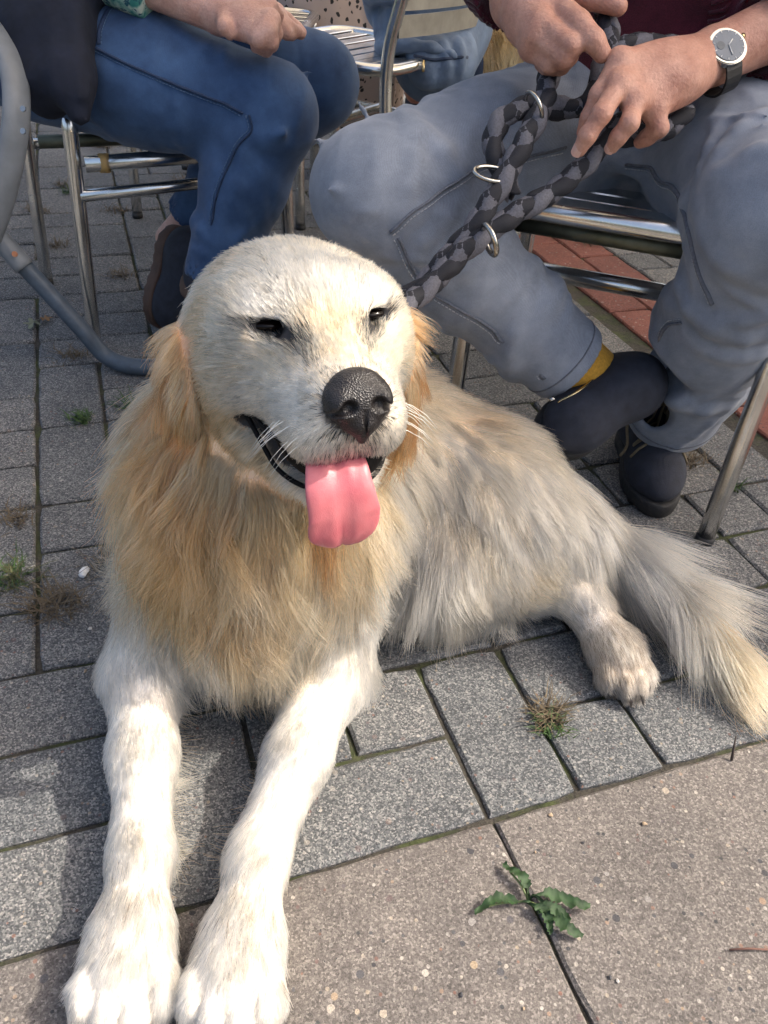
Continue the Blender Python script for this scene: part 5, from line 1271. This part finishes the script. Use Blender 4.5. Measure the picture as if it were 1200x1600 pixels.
pk = link('pocket', K.mesh('pocket', 2), M_BLUENYLON, bp); del K
KB = bvh_of(pk.data)
tube('zip', snap(KB, catmull([(-0.011, 1.8031, 0.4338), (0.0337, 1.789, 0.4321), (0.0918, 1.8275, 0.4324)], 8), .001), .003, M_DARKNYLON, pk, 6); tube('zip_pull', [(0.0112, 1.7743, 0.4296), (0.0116, 1.761, 0.4128)], .003, M_BRASS, pk, 6)
def strap(name, pts, w, m, parent, th=.0018):
    P = catmull(pts, 8); T, N, Bn = frames(P); V = []; F = []
    for i, p in enumerate(P):
        wd = np.cross(T[i], camdir); wd /= np.linalg.norm(wd) + 1e-9; o = np.cross(wd, T[i])
        for a, b in ((-1, -1), (1, -1), (1, 1), (-1, 1)): V.append(p + wd * a * w / 2 + o * b * th)
    for i in range(len(P) - 1):
        for k in range(4): F.append((i * 4 + k, i * 4 + (k + 1) % 4, i * 4 + 4 + (k + 1) % 4, i * 4 + 4 + k))
    F += [(3, 2, 1, 0), tuple(len(V) - 4 + k for k in range(4))]
    return link(name, mesh_from(name, V, F, False), m, parent)
strap('strap', [(0.0956, 2.0246, 0.4884), (0.1201, 1.9827, 0.4354), (0.1285, 1.9713, 0.3887), (0.1238, 1.9852, 0.3417), (0.0968, 2.0055, 0.319), (0.063, 2.0527, 0.2981)], .030, M_DARKNYLON, bp)
strap('strap', [(0.0545, 1.9015, 0.3648), (0.0734, 1.8859, 0.3773), (0.0855, 1.8974, 0.3918)], .028, M_DARKNYLON, bp)
tube('buckle', [(0.0606, 1.8728, 0.3931), (0.0733, 1.8784, 0.4001), (0.0871, 1.8641, 0.382), (0.0745, 1.8577, 0.3739)], .004, M_STEEL, bp, 8, True)

lp = empty('person', (-0.1618, 2.5529, 0.1408)); tag(lp, 'person in a pale spotted long skirt and black shoes', 'person')
def spot_mat():
    t = NT('spotted_print'); g = t.add('ShaderNodeNewGeometry'); pos = g.outputs['Position']
    n = t.noise(pos, 40, 2); mp = t.add('ShaderNodeMapping'); mp.inputs['Scale'].default_value = (1, 1, .72); t.ln(pos, mp.inputs[0])
    ad = t.mix(.02, mp.outputs[0], n.outputs[1])
    vo = t.add('ShaderNodeTexVoronoi'); vo.inputs['Scale'].default_value = 62; vo.inputs['Randomness'].default_value = .75; t.ln(ad, vo.inputs['Vector'])
    n2 = t.noise(pos, 130, 2); d = t.math('ADD', vo.outputs['Distance'], t.math('MULTIPLY', n2.outputs[0], .25))
    c = t.ramp(d, [(.42, (.014, .013, .014)), (.46, (.40, .32, .28))])
    return t.fin(c, .8)
SK = Field(np.array((-0.1763, 2.6471, 0.3408)) - (.4, .35, .45), np.array((-0.1763, 2.6471, 0.3408)) + (.4, .35, .55), .008)
HIPc = np.array((-0.2107, 3.0084, 0.5563))
SK.cap(HIPc, (-0.2711, 2.5695, 0.4362), .13, .115, .05); SK.cap(HIPc, (-0.1337, 2.6233, 0.4397), .13, .11, .05)
SK.chain([(-0.2795, 2.5336, 0.4391), (-0.2374, 2.5186, 0.3072), (-0.1693, 2.5575, 0.1306)], [.115, .105, .06], .05); SK.chain([(-0.1413, 2.5993, 0.4416), (-0.117, 2.5809, 0.3377), (-0.0949, 2.6184, 0.1754)], [.105, .09, .06], .05)
for i in range(6):
    t_ = i / 5; SK.chain([mid((-0.3214, 2.4829, 0.4556), (-0.1025, 2.4931, 0.4685), t_), mid((-0.2884, 2.4358, 0.3314), (-0.0654, 2.4462, 0.3446), t_), mid((-0.1804, 2.4975, 0.1514), (-0.0698, 2.5027, 0.158), t_)], [.018, .016, .012], .02)
link('skirt', SK.mesh('skirt', 2), spot_mat(), lp); del SK
Bd = Field(np.array((-0.094, 2.6585, 0.1939)) - (.35, .4, .3), np.array((-0.094, 2.6585, 0.1939)) + (.35, .4, .3), .007)
Bd.chain([(-0.1347, 2.707, 0.3682), (-0.1109, 2.6697, 0.2081), (-0.1291, 2.6681, 0.1093)], [.06, .048, .036], .03); Bd.chain([(-0.0351, 2.7584, 0.4011), (-0.0036, 2.7333, 0.2563), (0.001, 2.7393, 0.1994)], [.06, .045, .036], .03)
link('body', Bd.mesh('body', 1), M_SKIN2, lp); del Bd
shoe(lp, 'shoe', np.array((-0.1195, 2.942, 0.03)), np.array((-0.2003, 2.8057, 0.01)), (0, 0, 1), np.array((-0.1169, 2.7628, 0.08)), M_NAVY, M_SOLE, .036, w=.042, collar=False, h=.005)
shoe(lp, 'shoe', np.array((-0.019, 3.3795, 0.03)), np.array((0.1119, 3.3998, 0.01)), (0, 0, 1), np.array((-0.0006, 3.2083, 0.08)), M_NAVY, M_SOLE, .036, w=.042, collar=False, h=.005)

d2 = empty('dog', (0.2052, 2.3291, 0.2608)); tag(d2, 'beige long-haired dog standing behind the chair with the backpack', 'dog')
q0 = np.array((0.1951, 2.326, 0.386))
D2 = Field(q0 - (.35, .5, .5), q0 + (.5, .5, .3), .010)
D2.cap(q0 + (-.02, 0, 0), q0 + (.30, .12, .02), .145, .14, .06); D2.cap(q0 + (-.05, -.02, -.02), q0 + (-.06, -.03, -.30), .075, .045, .05); D2.cap(q0 + (.06, .06, -.02), q0 + (.05, .06, -.34), .075, .045, .05)
D2.cap(q0 + (.30, .08, 0), q0 + (.31, .06, -.34), .07, .045, .05); D2.cap(q0 + (.34, .18, 0), q0 + (.35, .18, -.34), .07, .045, .05); D2.cap(q0 + (.36, .13, .04), q0 + (.47, .16, .16), .09, .07, .05)
d2m = D2.mesh('body', 1); del D2
link('body', d2m, simple('beige_hide', (.50, .38, .25), .8), d2)
p, nn = scatter(d2m, 26000, lambda c, n: np.where(c[:, 0] < q0[0] + .2, 1.0, .3))
gd2 = np.zeros((len(p), 9)); gd2[:, :3] = (.3, -.1, -1); gd2[:, 3] = .05; vn = vnoise(p, 22, 77)[:, :1]; gd2[:, 4:7] = np.array((.78, .62, .42)) * (1 + vn * np.array((.12, .18, .25))); gd2[:, 7] = .3; gd2[:, 8] = .8
P, r, c = strands(p, nn, gd2, K=6, clump_n=40, seed=78, wave=.8, rad=.0008); make_curves('coat', P, r, c, M_FUR, d2)

# ================================================================== sunshades added out of view to put the seated people in shade
M_CANVAS = simple('cream_canvas', (.70, .64, .53), .9)
_t = M_CANVAS.node_tree; _tr = _t.nodes.new('ShaderNodeBsdfTranslucent'); _tr.inputs[0].default_value = (.90, .80, .64, 1); _mx = _t.nodes.new('ShaderNodeMixShader'); _mx.inputs[0].default_value = .55
_o = [n for n in _t.nodes if n.type == 'OUTPUT_MATERIAL'][0]; _b = [n for n in _t.nodes if n.type == 'BSDF_PRINCIPLED'][0]
_t.links.new(_b.outputs[0], _mx.inputs[1]); _t.links.new(_tr.outputs[0], _mx.inputs[2]); _t.links.new(_mx.outputs[0], _o.inputs[0])
M_POLE = simple('added_parasol_pole', (.20, .15, .10), .6); M_BASE = simple('added_parasol_base', (.25, .24, .23), .8)
def added_parasol(cx, cy, pw, pd, z, mast, label):
    par = empty('added_parasol', (mast[0], mast[1], 0)); tag(par, label, 'added_parasol')
    crn = ((-1, -1), (1, -1), (1, 1), (-1, 1))
    Vc = [(cx, cy, z + .42)] + [(cx + a * pw, cy + b * pd, z) for a, b in crn] + [(cx + a * pw, cy + b * pd, z - .12) for a, b in crn]
    Fc = []
    for i in range(4): j = (i + 1) % 4; Fc += [(0, 1 + i, 1 + j), (1 + i, 5 + i, 5 + j, 1 + j)]
    link('canopy', mesh_from('canopy', Vc, Fc, False), M_CANVAS, par)
    for a, b in crn: tube('rib', [(cx, cy, z + .38), (cx + a * (pw - .03), cy + b * (pd - .03), z - .03)], .012, M_POLE, par, 8)
    if abs(mast[0] - cx) + abs(mast[1] - cy) < .01: tube('pole', [(cx, cy, 0), (cx, cy, z + .5)], .028, M_POLE, par, 16)
    else: tube('pole', [(mast[0], mast[1], 0), (mast[0], mast[1], z + .75)], .035, M_POLE, par, 16); tube('arm', [(mast[0], mast[1], z + .72), (cx, cy, z + .62), (cx, cy, z + .40)], .028, M_POLE, par, 14)
    box('base', (.7, .7, .06), M_BASE, par, (mast[0], mast[1], .03))
added_parasol(3.72, 2.30, 1.86, 1.50, 2.4, (3.72, 2.30), 'large square cream sunshade on a centre pole, added unseen to shade the seated people')
added_parasol(.32, 2.50, 1.52, 1.58, 2.4, (-1.60, 4.40), 'square cream sunshade on a side mast, added unseen to shade the chairs')

# ================================================================== weeds, leaf, pebbles
def blade_mat(name, a, b):
    return simple(name, a, .7, nscale=120, namt=.5) if b is None else simple(name, mixc(a, b, .5), .7, nscale=90, namt=.6)
M_DRY = blade_mat('dry_grass', (.11, .082, .048), None); M_GREEN = blade_mat('weed_green', (.035, .075, .015), None); M_MOSS = blade_mat('moss_green', (.045, .065, .015), (.09, .07, .03)); M_LEAFG = blade_mat('dandelion_green', (.018, .048, .012), None)
def tuft(loc, n, L, spread, m, name, label, cat, seed, flat=.6, w=.0011, group=None):
    rr = random.Random(seed); V = []; F = []; x0, y0 = loc[0], loc[1]
    for i in range(n):
        a = rr.uniform(0, 6.283); l = L * rr.uniform(.35, 1.1); bx, by = x0 + rr.gauss(0, spread), y0 + rr.gauss(0, spread); lean = rr.uniform(.2, 1) * flat
        d = np.array((math.cos(a), math.sin(a), 0)); sd = np.array((-d[1], d[0], 0)); p = np.array((bx, by, -.003)); n0 = len(V); el = 1.3 * (1 - lean)
        for k in range(4):
            t = k / 3; ww = w * (1 - t * .85) * rr.uniform(.7, 1.2); V += [p + sd * ww, p - sd * ww]
            e = el * (1 - t * .9) - .25 * t; st_ = l / 3; p = p + d * st_ * math.cos(e) + np.array((0, 0, st_ * math.sin(e))); p[2] = max(p[2], .0015) + rr.uniform(0, .0012)
            sd = sd + np.array((rr.uniform(-.35, .35), rr.uniform(-.35, .35), rr.uniform(-.3, .3))); sd /= np.linalg.norm(sd); d = d + np.array((rr.uniform(-.4, .4), rr.uniform(-.4, .4), 0)); d /= np.linalg.norm(d)
        for k in range(3): F.append((n0 + 2 * k, n0 + 2 * k + 1, n0 + 2 * k + 3, n0 + 2 * k + 2))
    o = link(name, mesh_from(name, V, F, False), m); tag(o, label, cat, group)
    return o
tuft((0.1957, 0.5499, 0), 120, .036, .008, M_DRY, 'grass_tuft', 'half dry grass tuft in the joint in front of the hind paw', 'grass tuft', 1, .75)
tuft((0.197, 0.5374, 0), 60, .028, .008, M_GREEN, 'grass_tuft', 'short green blades growing through the dry tuft by the hind paw', 'grass tuft', 2, .6)
tuft((-0.3847, 0.6602, 0), 170, .046, .013, M_DRY, 'grass_tuft', 'flattened dry grass tuft beside the white pebble', 'grass tuft', 3, 1.0)
tuft((-0.3485, 0.7386, 0), 80, .038, .012, M_DRY, 'grass_tuft', 'dark dry tuft in the joint next to the shaggy chest of the lying dog', 'grass tuft', 4, .9)
tuft((-0.4897, 0.8102, 0), 90, .030, .010, M_DRY, 'grass_tuft', 'small brown tuft at a paver corner behind the white pebble', 'grass tuft', 5, .8)
tuft((-0.4928, 1.0662, 0), 70, .028, .008, M_GREEN, 'weed', 'small green weed in the joint near the skid leg of the grey chair', 'weed', 6, .7, .0016)
tuft((0.4855, 1.0748, 0), 80, .045, .012, M_DRY, 'grass_tuft', 'dry grass in the joint beside the laced boot', 'grass tuft', 7, .8)
tuft((0.5321, 1.0066, 0), 40, .035, .006, M_GREEN, 'weed', 'thin green weed behind the front chair leg', 'weed', 8, .5, .0014)
JOINT_TUFTS = [((-0.5781, 1.2728, 0), M_DRY), ((-0.9364, 2.2121, 0), M_DRY), ((-0.8983, 2.1639, 0), M_GREEN), ((-0.7932, 1.7771, -0), M_DRY), ((-0.7428, 2.0403, 0), M_DRY), ((-0.9607, 2.61, 0), M_DRY), ((-0.6923, 2.215, 0), M_DRY), ((-0.6388, 2.318, 0), M_DRY), ((-0.6045, 1.6419, 0), M_DRY), ((-0.9233, 1.9982, 0), M_DRY), ((-0.2696, 2.5113, 0), M_DRY), ((0.4754, 2.0673, 0), M_DRY), ((0.6836, 1.7602, 0), M_DRY), ((-0.4276, 1.1155, 0), M_GREEN), ((-0.4615, 0.7023, 0), M_GREEN), ((-0.4501, 0.6977, 0), M_MOSS)]
WEED_LABELS = ['dry weeds in the joint beside the skid leg of the grey chair', 'dry weeds behind the rear legs of the tape railed chair', 'bright green weed behind the rear legs of the tape railed chair', 'brown weeds between the grey arm and the dull chair leg', 'dry weeds under the tape wrapped rail', 'dry weeds far behind the tape wrapped rail', 'dry weeds on the ground left of the navy shoe heel', 'dry weeds just above the navy shoe, under the chair', 'dry weeds between the shiny chair leg and the navy shoe', 'small weeds beyond the flat grey arm', 'dry weeds between the blue jeans knee and the grey jeans knee', 'dry weeds beyond the row of red pavers, under the chair', 'brown weeds beside the red pavers by the laced boot leg', 'green weed in the joint beside the neck of the lying dog', 'green weed in the long joint level with the white pebble', 'moss tuft in the long joint next to a green weed']
for i, (q, m) in enumerate(JOINT_TUFTS):
    tuft(q, 80, .036, .013, m, 'joint_weed', WEED_LABELS[i], 'weed', 40 + i, .85, .0013, 'weeds in the paver joints')
# the flattened dandelion on the slab joint
M_STALK = simple('dandelion_stalk', (.13, .17, .06), .6)
dn = empty('dandelion', (0.1549, 0.3468, 0)); tag(dn, 'flattened green dandelion growing from the joint between two large slabs', 'weed')
c0 = np.array((0.1529, 0.3448, 0.004))
def leaf(tip, width, name, m, parent, seed, curl=.004, teeth=9):
    rr = random.Random(seed); tip = np.array(tip); d = tip - c0; L = np.linalg.norm(d[:2]); d = d / np.linalg.norm(d); sd = np.array((-d[1], d[0], 0)); V = []; F = []
    n = teeth * 3
    for i in range(n + 1):
        t = i / n; saw = (1 - (i % 3) / 3 * .62); w = width * saw * math.sin(math.pi * min(1, t * .82 + .12)) ** .8 * (0 if t < .25 else 1) + .0012
        c = c0 + d * (L * t) + sd * .004 * math.sin(t * 5 + seed); z = .002 + .0035 * math.sin(t * 3.1) + curl * math.sin(t * 9 + seed) * .4
        V += [c + sd * w + np.array((0, 0, z + .003)), c + np.array((0, 0, z)), c - sd * w * rr.uniform(.8, 1.1) + np.array((0, 0, z + .002 + .002 * math.sin(i)))]
    for i in range(n):
        for k in (0, 1): F.append((3 * i + k, 3 * i + k + 1, 3 * i + 4 + k, 3 * i + 3 + k))
    link(name, mesh_from(name, V, F), m, parent)
for i, (tp, w) in enumerate((((0.2062, 0.3454, 0.004), .0055), ((0.1965, 0.3173, 0.003), .0060), ((0.1038, 0.3327, 0.003), .0045), ((0.1362, 0.3786, 0.004), .0048), ((0.1855, 0.3262, 0.004), .0050), ((0.1701, 0.317, 0.003), .0045))): leaf(tp, w, 'leaf', M_LEAFG, dn, i)
tubes('stalk', [(catmull([c0, mid(c0, np.array((0.1397, 0.3676, 0.006)), .5) + (0, 0, .004), (0.1381, 0.3693, 0.006)], 4), .0011), (catmull([c0, (0.1264, 0.3401, 0.005), (0.1105, 0.3349, 0.004)], 4), .0010), (catmull([c0, (0.1653, 0.338, 0.006), (0.182, 0.3336, 0.004)], 4), .0011)], M_STALK, dn, 5)
# fallen leaves
def oakleaf(loc, r, m, label, seed):
    rr = random.Random(seed); V = [np.array(loc) + (0, 0, .006)]; F = []; n = 22; a0 = rr.uniform(0, 6)
    for i in range(n):
        a = 2 * math.pi * i / n; q = r * (.62 + .30 * math.sin(a * 5 + seed) + .1 * rr.random()) * (1.25 if abs(math.cos(a)) > .7 else .8)
        V.append(np.array(loc) + np.array((q * math.cos(a + a0), q * math.sin(a + a0), .003 + .006 * math.sin(a * 2 + seed) ** 2)))
    for i in range(n): F.append((0, 1 + i, 1 + (i + 1) % n))
    tag(link('fallen_leaf', mesh_from('fallen_leaf', V, F), m), label, 'leaf')
oakleaf((-0.6912, 1.3758, 0.001), .022, simple('grey_green_leaf', (.17, .18, .11), .7, nscale=80), 'pale green fallen leaf beside the skid leg of the grey chair', 3)
oakleaf((-0.6744, 1.3957, 0.001), .013, simple('brown_leaf', (.24, .13, .05), .7, nscale=80), 'small brown fallen leaf touching the pale green leaf', 4)
def pebble(loc, r, m, label, seed, grp=None):
    bm = bmesh.new(); bmesh.ops.create_icosphere(bm, subdivisions=2, radius=r); rr = random.Random(seed); ph = [rr.uniform(0, 6) for _ in range(6)]
    for v in bm.verts:
        n_ = v.co.normalized(); k = 1 + .22 * math.sin(n_.x * 3 + ph[0]) + .2 * math.sin(n_.y * 4 + ph[1]) + .12 * math.sin(n_.z * 5 + n_.x * 4 + ph[2]); v.co *= k; v.co.z *= .55
    zmin = min(v.co.z for v in bm.verts); bm.transform(Matrix.Translation((loc[0], loc[1], .0005 - zmin)))
    me = bpy.data.meshes.new('pebble'); bm.to_mesh(me); bm.free(); tag(link('pebble', me, m), label, 'pebble', grp)
M_WHITE = simple('white_stone', (.72, .72, .71), .7, nscale=60)
pebble((-0.3681, 0.7149, 0), .0068, M_WHITE, 'white pebble on a grey paver beside the dry tuft', 1)
rr_ = random.Random(9)
M_CHIP = [simple('grit_' + n_, c_q, .8) for n_, c_q in (('pale', (.45, .43, .40)), ('dark', (.04, .04, .045)), ('tan', (.28, .21, .14)))]
for i in range(46):
    x = rr_.uniform(-.42, .62); y = rr_.uniform(.24, 1.35)
    pebble((x, y), rr_.uniform(.0010, .0024), M_CHIP[i % 3], 'tiny chip of grit lying loose on the paving', i, 'grit on the paving')
tag(tube('twig', [(0.3825, 0.5106, 0.001), (0.3823, 0.5155, 0.012), (0.3814, 0.5213, 0.028)], [.0016, .0013, .0006], simple('dark_twig', (.05, .035, .03), .8), None, 6), 'short dark twig sticking up at the edge of the slabs', 'twig')
tag(tube('twig', [(0.3225, 0.3164, 0.003), (0.3392, 0.3182, 0.004), (0.3591, 0.319, 0.003)], [.0009, .0011, .0007], simple('red_brown_twig', (.12, .06, .045), .8), None, 6), 'thin reddish twig lying on a large slab', 'twig')
